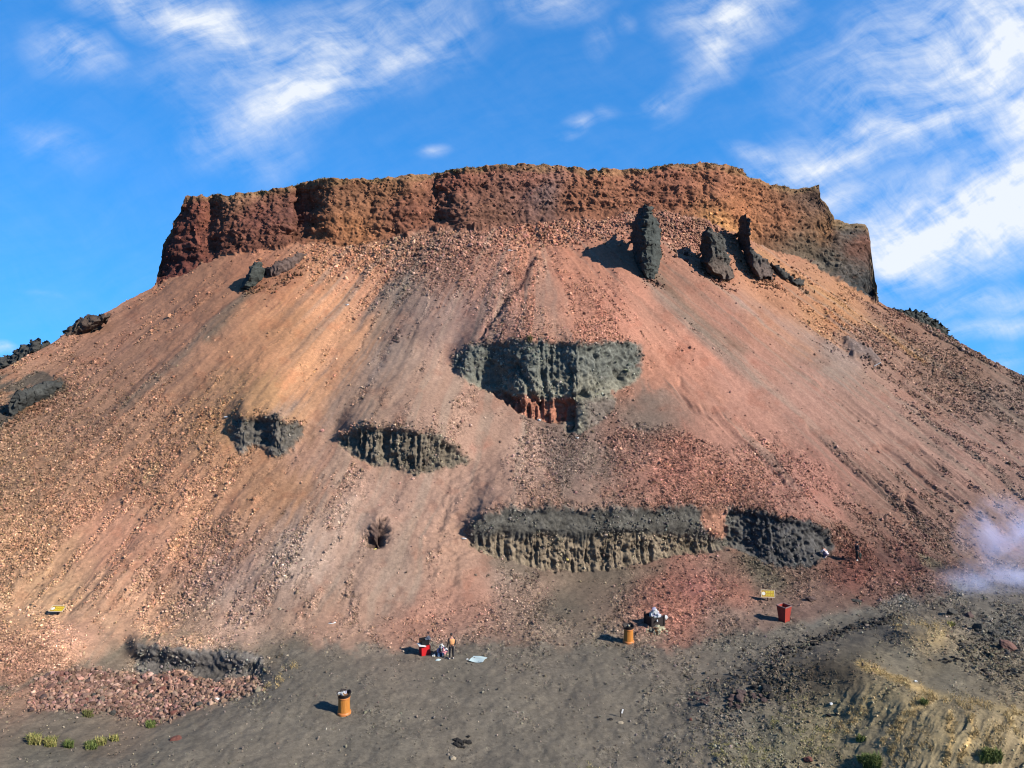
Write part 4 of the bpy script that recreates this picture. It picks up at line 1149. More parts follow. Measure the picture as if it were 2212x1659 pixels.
for x, y, px, k, lab, fl in [
    (2056, 1326, 23, 'grey', 'angular dark grey boulder nearest the path among the rocks below the smoke', 1), (2093, 1331, 22, 'plum', 'brown topped boulder second from the path below the smoke', .9),
    (2057, 1350, 28, 'black', 'long flat black slab of rock beside the small grassy hump', .45), (2114, 1360, 28, 'grey', 'large lumpy grey boulder with a long shadow below the smoke', .95),
    (2178, 1399, 40, 'rust', 'largest reddish brown boulder on the dark ground under the smoke', .8), (2148, 1372, 20, 'grey', 'grey boulder just above the reddish boulder under the smoke', .9),
    (2085, 1318, 12, 'grey', 'small round grey rock behind the brown topped boulder', .9), (2170, 1345, 13, 'grey', 'small grey rock lying in the thin edge of the smoke', .9),
    (1751, 1297, 22, 'plum', 'rounded plum grey boulder on the red gravel behind the red bin', .8), (1850, 1297, 26, 'grey', 'low weathered grey boulder half sunk in the red gravel', .5),
    (978, 1638, 17, 'pale', 'pale cream stone beside a heap of dark stones', .8), (1744, 1643, 22, 'red', 'reddish brown boulder by the yellow ground cover', .8), (1492, 1555, 9, 'red', 'small red stone lying alone on the grey floor near the marker post', .8),
    (1790, 1545, 15, 'black', 'smooth black stone at the foot of the grassy mound, larger of a pair', .7), (1807, 1541, 12, 'black', 'smooth black stone at the foot of the grassy mound, smaller of a pair', .7),
    (1340, 1562, 11, 'pale', 'pale pinkish stone below the marker post', .8), (1319, 1556, 9, 'black', 'dark stone beside the marker post', .8), (605, 1316, 9, 'pale', 'whitish stone alone on the lower left slope', .7),
    (1602, 1500, 26, 'plum', 'largest brown boulder of the rock cluster left of the grassy mound', .8), (1655, 1490, 24, 'black', 'large black boulder at the upper end of the rock cluster left of the mound', .9),
    (855, 735, 11, 'black', 'dark stone in the small patch of rubble on the upper slope', .8), (1480, 566, 12, 'plum', 'brown boulder under the cliff between two pinnacles', 1), (1483, 548, 13, 'black', 'upright dark boulder leaning on the foot of the cliff', 1.2),
    (1238, 938, 9, 'plum', 'small brown stone at the lower tip of the largest outcrop', .9), (1226, 921, 18, 'tan', 'tan boulder wedged in the notch at the foot of the largest outcrop', .9),
    (350, 1493, 20, 'red', 'largest red stone in the pit rubble, just under the bank', .9), (380, 1598, 24, 'red', 'dark red boulder near the outer edge of the pit rubble', .7), (84, 1600, 17, 'plum', 'plum brown boulder at the left end of the pit', .8)]:
    boulder(x, y, px, k, KEYC[k], lab, flat=fl)
path = [(1640, 1510), (1655, 1460), (1690, 1412), (1752, 1392), (1800, 1368), (1862, 1350), (1930, 1334)]
for k in range(62):
    t = random.random() * (len(path) - 1)
    a, b = path[int(t)], path[int(t) + 1]
    u = t - int(t)
    boulder(a[0] + (b[0] - a[0]) * u + random.gauss(0, 8), a[1] + (b[1] - a[1]) * u + random.gauss(0, 5), random.uniform(6, 12), 'black', KEYC['black'],
            'black stone in the loose row edging the path', 'black stones edging the path')
for (cx_, cy_, sx_, sy_, n_, k, lab, grp, s0, s1) in [
    (1605, 1512, 34, 12, 13, 'plum', 'brown stone in the rock cluster left of the grassy mound', 'rock cluster left of the mound', 9, 18), (1640, 1490, 26, 14, 10, 'black', 'black stone in the rock cluster left of the grassy mound', 'black rocks left of the mound', 9, 17),
    (1514, 1510, 16, 8, 12, 'plum', 'brown stone in the small heap at the centre right of the floor', 'small heap of brown stones', 6, 11), (1000, 1606, 20, 9, 20, 'black', 'dark stone in the heap at the near edge of the floor', 'heap of dark stones', 6, 12),
    (2066, 1428, 30, 7, 16, 'black', 'dark stone in the short row on the mound top', 'row of dark stones on the mound', 5, 10), (2140, 1449, 20, 5, 9, 'black', 'dark stone in the second short row on the mound top', 'second row of dark stones', 5, 9),
    (2195, 1458, 14, 5, 7, 'black', 'dark stone at the right end of the rows on the mound top', 'last row of dark stones', 5, 9), (2140, 1385, 50, 22, 22, 'grey', 'grey stone on the dark ground below the smoke', 'grey stones below the smoke', 6, 13),
    (900, 545, 120, 26, 14, 'plum', 'brown stone in the rubble under the cliff foot', 'stones under the cliff foot', 5, 9), (860, 735, 14, 9, 7, 'plum', 'brown stone in the small patch of rubble on the upper slope', 'small rubble patch on the slope', 5, 9),
    (1060, 1255, 40, 16, 6, 'tan', 'tan stone on the grey apron under the long low outcrop', 'stones on the grey apron', 5, 8)]:
    for q in range(n_):
        boulder(random.gauss(cx_, sx_ * .7), random.gauss(cy_, sy_ * .7), random.uniform(s0, s1), k, KEYC[k], lab, grp)

# ------------------------------------------------------------------ grass
m_, t_ = new_mat('dry_grass')
c_ = t_.n('ShaderNodeAttribute', attribute_name='Col').outputs['Color']
principled(t_, Base_Color=c_, Roughness=.8, spec=.1)
M_GRASS = m_


def blades(name, xs, ys, hgt, wid, cols, seed=1, lean=.5, **props):
    r = np.random.default_rng(seed)
    n = len(xs)
    i, j = idx_at(xs, ys)
    p = PD[i, j] + (r.random((n, 3)) - .5) * (PD[i, j][:, 1:2] * 2 / F)
    a = r.uniform(0, 6.283, n)
    h = hgt * r.uniform(.5, 1.3, n)
    dirv = np.stack([np.cos(a), np.sin(a), 0 * a], -1)
    sidev = np.stack([-np.sin(a), np.cos(a), 0 * a], -1)
    upv = np.array([0, 0, 1.0])
    ln = r.uniform(.1, 1.0, n)[:, None] * lean
    mid = p + upv * h[:, None] * .6 + dirv * h[:, None] * ln * .4
    tip = p + upv * h[:, None] * (1 - .35 * ln) + dirv * h[:, None] * ln
    w = wid * r.uniform(.6, 1.4, n)[:, None]
    V = np.stack([p - sidev * w - upv * .03, p + sidev * w - upv * .03, mid + sidev * w * .7, mid - sidev * w * .7, tip], 1)
    base = np.arange(n)[:, None] * 5
    f = np.concatenate([base + np.array([[0, 1, 2]]), base + np.array([[0, 2, 3]]), base + np.array([[3, 2, 4]])], 0)
    ci = r.integers(0, len(cols), n)
    c = np.array([lin(q) for q in cols])[ci] / 1.3 / DIM * r.uniform(.7, 1.3, (n, 1))
    me = mesh_np(name, V.reshape(-1, 3), f, M_GRASS, np.repeat(c, 5, 0), smooth=False)
    return link(name, me, **props)


def scatter(n, wmap, seed):
    r = np.random.default_rng(seed)
    cdf = np.cumsum(wmap.ravel())
    k = np.searchsorted(cdf, r.random(n) * cdf[-1])
    i, j = np.unravel_index(np.clip(k, 0, wmap.size - 1), wmap.shape)
    return X[i, j] + r.uniform(-1, 1, n), Yp[i, j] + r.uniform(-1, 1, n)


gm = np.zeros_like(X)
for pts, w, k in [([(1860, 1440), (1950, 1472), (2010, 1500)], 9, 1), ([(2020, 1500), (1960, 1560), (1930, 1625)], 9, .9), ([(1985, 1515), (1935, 1570), (1905, 1610)], 7, .8), ([(2050, 1535), (2062, 1600), (2045, 1660)], 7, .9),
                  ([(2092, 1535), (2104, 1590), (2078, 1650)], 7, .9), ([(2185, 1550), (2215, 1625)], 9, .8), ([(1880, 1510), (1830, 1580)], 12, .5), ([(2010, 1498), (2120, 1525), (2230, 1545)], 11, .6),
                  ([(1945, 1352), (1995, 1345), (2040, 1362)], 12, .6), ([(570, 1490), (610, 1462), (640, 1440)], 7, .8), ([(540, 1500), (600, 1475)], 6, .6), ([(1780, 1590), (1850, 1540)], 16, .35), ([(1940, 1650), (2000, 1600)], 22, .3), ([(2120, 1640), (2150, 1580)], 22, .35)]:
    sel, m = stroke_mask(pts, w)
    gm[sel] = np.maximum(gm[sel], k * m)
gm *= sstep(fb2(X / 10, Yp / 10, 421, 3), -.35, .45)
xs, ys = scatter(15000, gm ** 1.3, 31)
blades('dry_grass', xs, ys, .09, .012, [(226, 194, 134), (208, 176, 118), (190, 160, 110), (232, 206, 150)], 32, 1.2, kind='stuff', label='dry straw coloured grass on the mounds')
ym = gauss(X, Yp, 1590, 1625, 70, 24, 8) + .8 * gauss(X, Yp, 1680, 1560, 40, 14, 25) + .6 * gauss(X, Yp, 1770, 1590, 40, 40, 40) + .5 * gauss(X, Yp, 1500, 1487, 14, 8) + .4 * gauss(X, Yp, 1720, 1520, 30, 20) + .4 * gauss(X, Yp, 1250, 1655, 40, 8)
ym *= sstep(fb2(X / 12, Yp / 7, 431, 3), -.05, .5)
xs, ys = scatter(4500, ym, 33)
blades('ground_cover', xs, ys, .05, .016, [(204, 188, 126), (184, 172, 112), (214, 200, 146), (150, 148, 92)], 34, 1.0, kind='stuff', label='patchy yellow green ground cover on the near floor')
tm = np.exp(-((Yp - TOP(X) - 3) / 4) ** 2) * (X > 405) * (X < 1770) * sstep(fb2(X / 26, X * 0 + 2, 441, 3), -.3, .4)
xs, ys = scatter(4500, tm, 35)
blades('cliff_top_grass', xs, ys, .17, .03, [(150, 134, 92), (128, 120, 78), (164, 146, 106), (108, 106, 70)], 36, .9, kind='stuff', label='short dry grass fringing the top of the cliff')


def tuft(x, y, wpx, n, h, cols, label, cat='plant', nm='green_plant', seed=1, group=None):
    r = np.random.default_rng(seed)
    xs = x + wpx * .3 * np.clip(r.normal(0, 1, n), -1.7, 1.7)
    ys = y + wpx * .16 * np.clip(r.normal(0, 1, n), -1.7, 1.7)
    o = blades(nm, xs, ys, h, .02, cols, seed + 1, .9, label=label, category=cat)
    if group:
        o['group'] = group


GR = [(104, 120, 62), (122, 136, 74), (84, 100, 52), (144, 146, 84)]
YG = [(178, 166, 98), (156, 152, 82), (192, 176, 112), (120, 128, 66)]
for k, (x, y, w, n, h, c, lab) in enumerate([
    (1882, 1652, 34, 900, .42, GR, 'dense green bush at the near foot of the grassy mound'), (2140, 1640, 40, 800, .34, GR, 'loose green bush on the near face of the grassy mound'), (1864, 1642, 20, 220, .25, GR, 'small green plant beside the dense green bush'),
    (1995, 1520, 14, 200, .25, GR, 'small dark green plant at the crest of the grassy mound'), (74, 1603, 26, 500, .38, YG, 'tall yellow green grass clump at the left end of the pit edge'), (108, 1606, 24, 420, .3, YG, 'low yellow grass clump right of the tall clump at the pit edge'),
    (148, 1610, 18, 320, .3, GR, 'green grass clump in the middle of the pit edge'), (197, 1612, 24, 420, .24, GR, 'pale green leafy plant at the pit edge'), (217, 1604, 20, 300, .3, YG, 'straw yellow tuft beside the pale green leafy plant'),
    (326, 1567, 18, 300, .26, GR, 'green tuft at the outer edge of the red rubble'), (246, 1596, 16, 200, .22, YG, 'yellow tuft between two stones at the pit edge'), (190, 1545, 22, 260, .2, [(110, 112, 64), (128, 124, 74)], 'dull olive tuft among the red rubble'),
    (1858, 1598, 18, 200, .2, GR, 'small green plant on the mound flank'), (2055, 1350, 14, 160, .2, YG, 'yellow green tuft beside the long flat black slab'), (1145, 740, 9, 120, .5, [(150, 140, 90), (170, 150, 100)], 'pale dry tuft on the upper edge of the largest outcrop')]):
    tuft(x, y, w, n, h, c, lab, seed=50 + 3 * k)

# ------------------------------------------------------------------ small built things: bins, signs, people, litter
import bmesh


def mat(name, col, rough=.6, var=.25, scale=8.0, metal=0.0, spec=.35, bump=0.0):
    m, t = new_mat(name)
    co = t.n('ShaderNodeTexCoord').outputs['Object']
    n = t.n('ShaderNodeTexNoise', i_Vector=co, i_Scale=scale, i_Detail=5.0, i_Roughness=.65)
    c = np.array(lin(col)) / 1.25 / DIM
    cc = t.mix(n.outputs[0], tuple(np.clip(c * (1 - var), 0, 1)) + (1,), tuple(np.clip(c * (1 + var), 0, .9)) + (1,))
    kw = dict(Base_Color=cc, Roughness=rough, Metallic=metal, spec=spec)
    if bump:
        kw['Normal'] = t.n('ShaderNodeBump', i_Height=n.outputs[0], i_Distance=bump).outputs[0]
    principled(t, **kw)
    return m


class MB:
    """collects shapes, then links them as one mesh object"""
    def __init__(self):
        self.v, self.f = [], []

    def add(self, v, f):
        o = len(self.v)
        self.v += [tuple(p) for p in v]
        self.f += [[i + o for i in q] for q in f]
        return self

    def box(self, c, s, rot=None, taper=1.0):
        v = []
        for z in (-1, 1):
            k = taper if z > 0 else 1
            for x, y in ((-1, -1), (1, -1), (1, 1), (-1, 1)):
                p = Vector((x * s[0] * k / 2, y * s[1] * k / 2, z * s[2] / 2))
                if rot is not None:
                    p = rot @ p
                v.append(p + Vector(c))
        return self.add(v, [[3, 2, 1, 0], [4, 5, 6, 7], [0, 1, 5, 4], [1, 2, 6, 5], [2, 3, 7, 6], [3, 0, 4, 7]])

    def lathe(self, prof, n=28, facet=None, wob=None):
        v, f = [], []
        for i, (r, z) in enumerate(prof):
            for k in range(n):
                a = 2 * math.pi * k / n
                rr_ = r * (1 + (wob(i, k) if wob else 0))
                dz = facet(i, k) if facet else 0
                v.append((rr_ * math.cos(a), rr_ * math.sin(a), z + dz))
        for i in range(len(prof) - 1):
            for k in range(n):
                k2 = (k + 1) % n
                f.append([i * n + k, i * n + k2, (i + 1) * n + k2, (i + 1) * n + k])
        return self.add(v, f)

    def disc(self, r, z, n=28, up=True):
        v = [(r * math.cos(2 * math.pi * k / n), r * math.sin(2 * math.pi * k / n), z) for k in range(n)]
        return self.add(v, [list(range(n)) if up else list(range(n))[::-1]])

    def tube(self, a, b, r, n=8, r2=None):
        a, b = Vector(a), Vector(b)
        q = (b - a).to_track_quat('Z', 'Y')
        r2 = r if r2 is None else r2
        v = [a + q @ Vector((r * math.cos(6.2832 * k / n), r * math.sin(6.2832 * k / n), 0)) for k in range(n)]
        v += [b + q @ Vector((r2 * math.cos(6.2832 * k / n), r2 * math.sin(6.2832 * k / n), 0)) for k in range(n)]
        return self.add(v, [[k, (k + 1) % n, n + (k + 1) % n, n + k] for k in range(n)] + [list(range(n))[::-1], list(range(n, 2 * n))])

    def build(self, name, m, parent=None, smooth=False, bevel=0, **props):
        me = bpy.data.meshes.new(name)
        me.from_pydata(self.v, [], self.f)
        me.materials.append(m)
        me.polygons.foreach_set('use_smooth', np.full(len(me.polygons), smooth, bool))
        if bevel:
            bm = bmesh.new()
            bm.from_mesh(me)
            bmesh.ops.bevel(bm, geom=bm.edges[:], offset=bevel, segments=2, affect='EDGES')
            bm.to_mesh(me)
            bm.free()
        return link(name, me, parent, **props)


def thing(name, x, y, rz, label, cat, group=None, sink=.02):
    o = bpy.data.objects.new(name, None)
    COLL.objects.link(o)
    o.location = ground_at(x, y) - Vector((0, 0, sink))
    o.rotation_euler = (0, 0, rz)
    o['label'], o['category'] = label, cat
    if group:
        o['group'] = group
    return o


def crumple(seed, r, n, aspect=(1, 1, .7), m=None, **kw):
    """one crumpled bag or paper ball"""
    rg = np.random.default_rng(seed)
    bm = bmesh.new()
    bmesh.ops.create_icosphere(bm, subdivisions=2, radius=1)
    co = np.array([v.co[:] for v in bm.verts])
    f = [[v.index for v in q.verts] for q in bm.faces]
    bm.free()
    co = co * (1 + rg.uniform(-.38, .38, (len(co), 1))) * np.array(aspect) * r
    return co, f


# --- orange wood-look barrels
M_WOOD, t = new_mat('orange_wood')
co = t.n('ShaderNodeTexCoord').outputs['Object']
mp = t.n('ShaderNodeMapping', i_Vector=co, i_Scale=(9, 9, 1.1))
nn = t.n('ShaderNodeTexNoise', i_Vector=mp.outputs[0], i_Scale=1.6, i_Detail=6.0, i_Roughness=.7)
cc = t.mix(nn.outputs[0], (.13, .036, .006, 1), (.46, .19, .034, 1))
principled(t, Base_Color=cc, Roughness=.45, Normal=t.n('ShaderNodeBump', i_Height=nn.outputs[0], i_Distance=.02).outputs[0], spec=.4)
M_WOODL = mat('pale_orange_wood', (214, 132, 66), .5, .3, 7)
M_DARK = mat('dark_bark', (46, 34, 30), .7, .4, 14, bump=.02)
M_BLACK = mat('black_plastic', (26, 25, 28), .45, .3, 10)
M_WHITE = mat('white_paper', (232, 232, 228), .7, .08, 12)
M_LILAC = mat('pale_lilac_plastic', (206, 198, 222), .5, .15, 9)
M_CYAN = mat('pale_cyan_plastic', (214, 232, 228), .45, .12, 6)
M_NAVY = mat('navy_plastic', (44, 46, 84), .5, .3, 9)
M_PINK = mat('pink_plastic', (226, 150, 150), .5, .2, 9)
M_BROWN = mat('brown_card', (150, 104, 66), .8, .3, 8)
M_CREAM = mat('cream_ash', (206, 196, 160), .9, .25, 14)
M_GREYM = mat('grey_metal', (150, 150, 150), .5, .2, 9)


def barrel(x, y, s, rz, label, tilt=0):
    o = thing('litter_barrel', x, y, rz, label, 'litter barrel', 'orange litter barrels', .04)
    o.scale = (s, s, s)
    fl = lambda i, k: .012 * (1 if k % 4 == 0 else -1)
    MB().lathe([(.405, 0), (.41, .10), (.395, .17), (.36, .19)], 32, wob=lambda i, k: .02 * math.sin(k * 1.57) if i < 2 else 0).disc(.36, .19, 32).build('base_ring', M_WOODL, o, True)
    MB().lathe([(.345, .17), (.338, .4), (.332, .7), (.33, .95)], 32, wob=lambda i, k: .016 * math.cos(k * 3.1416 / 2)).build('body', M_WOOD, o, True)
    MB().lathe([(.338, .93), (.352, .95), (.352, 1.02), (.338, 1.04)], 32).build('band', M_WOODL, o, True)
    MB().lathe([(.342, 1.03), (.36, 1.10), (.41, 1.19), (.425, 1.25), (.385, 1.25), (.34, 1.12), (.30, 1.02)], 32,
               facet=lambda i, k: (.05 * math.sin(k * .98) + .035 * math.sin(k * 2.3)) if i in (3, 4) else 0).disc(.30, 1.02, 32).build('rim', M_DARK, o, False)
    return o


b1 = barrel(743, 1541, 1.0, .4, 'orange wooden litter barrel heaped with white and brown rubbish on the grey floor')
b2 = barrel(1357, 1387, 1.0, 1.9, 'orange wooden litter barrel with a dark rim beside the crate of rubbish')


def litter(name, base, spread, n, rmin, rmax, mats, label, seed, z0=0, rise=.25, kind='stuff'):
    """a heap of mixed bags and paper: one mesh with several materials, nobody could count its pieces"""
    rg = np.random.default_rng(seed)
    V, Fc, mi = [], [], []
    for k in range(n):
        r = rg.uniform(rmin, rmax)
        asp = rg.uniform(.5, 1.3, 3)
        asp[rg.integers(0, 3)] *= .35
        c, f = crumple(seed * 100 + k, r, 0, asp)
        a, d = rg.uniform(0, 6.28), abs(rg.normal(0, .6))
        off = np.array([math.cos(a) * d * spread[0], math.sin(a) * d * spread[1], z0 + max(rise * (1 - d), 0) * rg.uniform(.4, 1)])
        ol = len(V)
        V += [tuple(p + off) for p in c]
        Fc += [[i + ol for i in q] for q in f]
        mi += [int(rg.integers(0, len(mats)))] * len(f)
    me = bpy.data.meshes.new(name)
    me.from_pydata(V, [], Fc)
    for m in mats:
        me.materials.append(m)
    me.polygons.foreach_set('material_index', np.array(mi, np.int32))
    o = link(name, me, kind=kind, label=label)
    o.location = base
    return o


litter('litter', b1.location, (.22, .22), 22, .06, .14, [M_WHITE, M_WHITE, M_LILAC, M_BROWN, M_CREAM], 'white and brown rubbish heaped in the nearer orange barrel', 3, 1.16, .14)
litter('litter', b2.location, (.2, .2), 12, .05, .13, [M_WHITE, M_BLACK, M_CREAM, M_BLACK], 'a little rubbish in the farther orange barrel', 4, 1.12, .10)

# --- square tapered red bin
M_RED = mat('weathered_red_paint', (176, 66, 52), .55, .45, 5)
M_RUST = mat('rusty_lip', (150, 118, 112), .6, .3, 8)


def frustum(mb, s0, s1, z0, z1, th=.03):
    for (a, b, zz0, zz1, inw) in ((s0, s1, z0, z1, 0), (s0 - 2 * th, s1 - 2 * th, z0 + .05, z1, 1)):
        v = [(x * a / 2, y * a / 2, zz0) for x, y in ((-1, -1), (1, -1), (1, 1), (-1, 1))] + [(x * b / 2, y * b / 2, zz1) for x, y in ((-1, -1), (1, -1), (1, 1), (-1, 1))]
        f = [[0, 1, 5, 4], [1, 2, 6, 5], [2, 3, 7, 6], [3, 0, 4, 7], [3, 2, 1, 0]]
        mb.add(v, [q[::-1] for q in f] if inw else f)
    return mb


rb = thing('red_bin', 1693, 1341, math.radians(35), 'tapered square red litter bin standing alone on the gravel near the yellow sign', 'litter bin', None, .03)
frustum(MB(), .54, .78, .03, 1.14).build('body', M_RED, rb)
lipm = MB()
for k in range(4):
    R4 = Matrix.Rotation(k * math.pi / 2, 3, 'Z')
    lipm.box(R4 @ Vector((0, -.39, 1.16)), (.84, .07, .05), R4)
lipm.build('lip', M_RUST, rb)
for k in range(4):
    R4 = Matrix.Rotation(k * math.pi / 2, 3, 'Z')
    MB().box(R4 @ Vector((.26, -.26, .07)), (.07, .07, .14), R4).build('foot', M_RED, rb)
litter('litter', rb.location, (.16, .16), 6, .05, .1, [M_BLACK, M_WHITE, M_BROWN], 'rubbish inside the red bin', 5, .75, .1)

# --- dark crate of rubbish with spilled ash
cr = thing('rubbish_crate', 1413, 1349, math.radians(20), 'dark open crate overflowing with white and lilac rubbish', 'crate', None, .05)
cb = MB()
for k in range(4):
    R4 = Matrix.Rotation(k * math.pi / 2, 3, 'Z')
    cb.box(R4 @ Vector((0, -.5, .36)), (1.06, .05, .66), R4)
cb.box((0, 0, .05), (1.0, 1.0, .04))
cb.build('body', M_DARK, cr)
for sx in (-1, 1):
    for sy in (-1, 1):
        MB().box((sx * .52, sy * .52, .42), (.09, .09, .84)).build('post', M_DARK, cr)
litter('litter', cr.location, (.46, .46), 80, .09, .22, [M_WHITE, M_WHITE, M_LILAC, M_CYAN, M_WHITE, M_WHITE, M_LILAC, M_BLACK], 'white, lilac and cyan rubbish heaped above the dark crate', 6, .55, .62)
litter('debris', ground_at(1420, 1364) + Vector((0, 0, .0)), (.8, .55), 110, .05, .15, [M_CREAM, M_CREAM, M_CREAM, M_BROWN, M_CREAM], 'cream coloured ash and debris spilled in front of the dark crate', 7, .03, .42)

# --- red box bin with white flap by the worker
M_BRED = mat('bright_red_paint', (222, 40, 44), .4, .12, 5)
xb = thing('box_bin', 917, 1412, math.radians(24), 'bright red box bin with a white flap and black top beside the worker', 'litter bin', None, .02)
MB().box((0, 0, .33), (.62, .62, .64), None, 1.06).build('body', M_BRED, xb, bevel=.012)
MB().box((.345, -.05, .37), (.02, .26, .56)).build('side_panel', M_WHITE, xb)
MB().box((-.28, -.16, .74), (.5, .6, .03), Matrix.Rotation(.22, 3, 'Y')).build('flap', M_WHITE, xb)
hb = MB()
for k in range(4):
    R4 = Matrix.Rotation(k * math.pi / 2, 3, 'Z')
    hb.box(Vector((-.02, .04, .86)) + R4 @ Vector((0, -.26, 0)), (.56, .04, .34), R4)
hb.box((-.02, .04, .72), (.5, .5, .03))
hb.build('hopper', M_BLACK, xb)
MB().box((.24, .06, 1.0), (.34, .5, .05), Matrix.Rotation(-.5, 3, 'Y')).build('lid', M_GREYM, xb)

litter('litter', ground_at(953, 1414), (.42, .34), 46, .08, .21, [M_WHITE, M_NAVY, M_LILAC, M_WHITE, M_PINK, M_NAVY, M_CREAM], 'heap of white, navy and pink plastic rubbish at the feet of the worker', 8, .08, .5)
litter('litter', ground_at(936, 1418), (.3, .12), 7, .05, .1, [M_CREAM, M_WHITE], 'cream scraps of rubbish beside the heap', 9, .03, .05)

# --- signs
M_SIGN = mat('sign_olive', (204, 156, 40), .5, .1, 6)
M_FRAME = mat('sign_cream_frame', (228, 206, 168), .5, .1, 6)
M_YEL = mat('sign_yellow', (255, 226, 70), .5, .06, 6)
M_SWHITE = mat('sign_white', (250, 246, 226), .5, .04, 6)
M_POST = mat('sign_post_brown', (92, 58, 44), .6, .3, 8)


def sign(x, y, rz, lean, label, hgt):
    o = thing('warning_sign', x, y, rz, label, 'warning sign', 'yellow warning signs', .05)
    MB().tube((0, .03, 0), (0, .03, hgt - .2), .035).build('post', M_POST, o)
    R = Matrix.Rotation(-lean, 3, 'X')
    c = Vector((0, 0, hgt))
    b = MB().box(c + R @ Vector((0, .02, 0)), (1.06, .03, .56), R).build('board', M_SIGN, o)
    fr_ = MB()
    for (px, pz, w, h) in ((0, .27, 1.10, .05), (0, -.27, 1.10, .05), (.525, 0, .05, .49), (-.525, 0, .05, .49)):
        fr_.box(c + R @ Vector((px, -.003, pz)), (w, .03, h), R)
    fr_.build('frame', M_FRAME, b)
    d = MB()
    v = [c + R @ Vector((-.34 + .135 * math.cos(6.2832 * k / 20), -.004, .135 * math.sin(6.2832 * k / 20))) for k in range(20)]
    v2 = [p + R @ Vector((0, -.006, 0)) for p in v]
    d.add(v + v2, [list(range(20, 40))] + [[k, (k + 1) % 20, 20 + (k + 1) % 20, 20 + k] for k in range(20)])
    d.build('emblem', M_SWHITE, b)
    rg = random.Random(5)
    for row, pz in ((0, .105), (1, -.105)):
        tx = MB()
        for k in range(5):
            x0 = -.12 + k * .128
            for q in range(3):
                tx.box(c + R @ Vector((x0, -.006, pz + (q - 1) * .062)), (.10, .008, .034), R)
            tx.box(c + R @ Vector((x0 + rg.uniform(-.03, .03), -.0085, pz)), (.028, .008, .158), R)
        tx.build('lettering', M_YEL, b)
    return o


sign(1658, 1299, math.radians(-4), .35, 'yellow warning sign on the red gravel above the red bin', .66)
sign(124, 1328, math.radians(-4), 1.1, 'yellow warning sign on the pale path at the far left, tilted back', .5)
mk = thing('marker_stake', 1340, 1550, .2, 'short dark stake with a small white plate on the grey floor', 'marker stake', None, .05)
MB().tube((0, 0, 0), (.02, 0, .5), .028).build('stake', M_DARK, mk)
MB().box((.1, -.03, .40), (.09, .015, .24), Matrix.Rotation(.3, 3, 'Y')).build('plate', M_WHITE, mk)
ws = thing('post', 1862, 1440, .3, 'stubby dark post on the crest of the grassy mound', 'post', None, .05)
MB().tube((0, 0, 0), (.03, .02, .30), .06, 7, .05).build('stub', M_DARK, ws)

# --- lying sheet and stray scraps
sh = bmesh.new()
me = bpy.data.meshes.new('plastic_sheet')
n = 12
V = []
for i in range(n + 1):
    for j in range(n + 1):
        u, v = i / n - .5, j / n - .5
        V.append((u * 1.0, v * .85, .03 + .10 * max(0, u) ** 2 * 4 * .4 + .03 * math.sin(5 * u + 3 * v) + .02 * math.cos(9 * v)))
me.from_pydata(V, [], [[i * (n + 1) + j, (i + 1) * (n + 1) + j, (i + 1) * (n + 1) + j + 1, i * (n + 1) + j + 1] for i in range(n) for j in range(n)])
me.materials.append(M_CYAN)
so = link('plastic_sheet', me, label='pale cyan plastic sheet lying flat on the grey floor right of the worker', category='plastic sheet')
so.location = ground_at(1032, 1426) + Vector((0, 0, .02))
so.rotation_euler = (0, 0, -.35)
md = so.modifiers.new('thickness', 'SOLIDIFY')
md.thickness = .012
sh.free()


def scrap(x, y, r, m, label, aspect=(1, 1, .6), seed=1, rz=0, nm='plastic_bag', cat='plastic bag'):
    c, f = crumple(seed, r, 0, aspect)
    me = bpy.data.meshes.new(nm)
    me.from_pydata([tuple(p) for p in c], [], f)
    me.materials.append(m)
    o = link(nm, me, label=label, category=cat)
    o.location = ground_at(x, y) + Vector((0, 0, r * aspect[2] * .6))
    o.rotation_euler = (0, 0, rz)
    return o


M_YBAG = mat('yellow_plastic', (240, 214, 120), .5, .1, 6)
scrap(808, 1179, .24, M_YBAG, 'yellow plastic bag in the tiny rock hollow', (1, .8, .7), 21)
scrap(999, 1171, .15, M_WHITE, 'white plastic bag at the left end of the long low outcrop', (1.3, .7, .5), 22)
scrap(1164, 911, .17, M_WHITE, 'white scrap under the red base of the largest outcrop', (1, .8, .7), 23)
scrap(1246, 949, .15, M_WHITE, 'white scrap just below the lowest tip of the largest outcrop', (1, .8, .7), 24)
scrap(1101, 547, .24, M_WHITE, 'long white scrap on the rubble under the middle of the cliff', (1.6, .6, .4), 25, .5)
scrap(750, 660, .17, M_WHITE, 'white scrap alone on the orange scree', (1.2, .8, .6), 26)
scrap(490, 902, .17, M_WHITE, 'ragged white bag beside the small broken grey outcrop', (1.7, .9, .4), 27)
scrap(718, 1346, .12, M_WHITE, 'white wrapper on the pinkish slope foot above the worker', (2.2, .6, .3), 28, .4)
scrap(1009, 1425, .07, M_WHITE, 'small white paper right at the worker', (1.3, .9, .4), 29)
scrap(946, 1427, .12, M_CYAN, 'pale cyan wrapper on the floor in front of the rubbish heap', (1.3, .8, .4), 30, .2)
scrap(512, 1512, .10, M_WHITE, 'white wrapper on the dark bank foot in the pit', (1.2, 1, .6), 31)
scrap(468, 1511, .13, M_WHITE, 'larger white wrapper at the foot of the dark bank', (1.2, .8, .6), 32)
scrap(1226, 1211, .14, M_YBAG, 'yellow scrap low on the fluted face of the long outcrop', (.9, .8, .8), 33)
scrap(1977, 1470, .08, M_WHITE, 'white scrap near the crest of the grassy mound', (1, 1, .6), 34)
scrap(1795, 1522, .09, M_WHITE, 'white scrap on the dark foot of the grassy mound', (1, 1, .6), 35)
st = thing('stick', 1894, 793, 0, 'pale stick leaning at the lower end of the right outcrop', 'stick', None, .0)
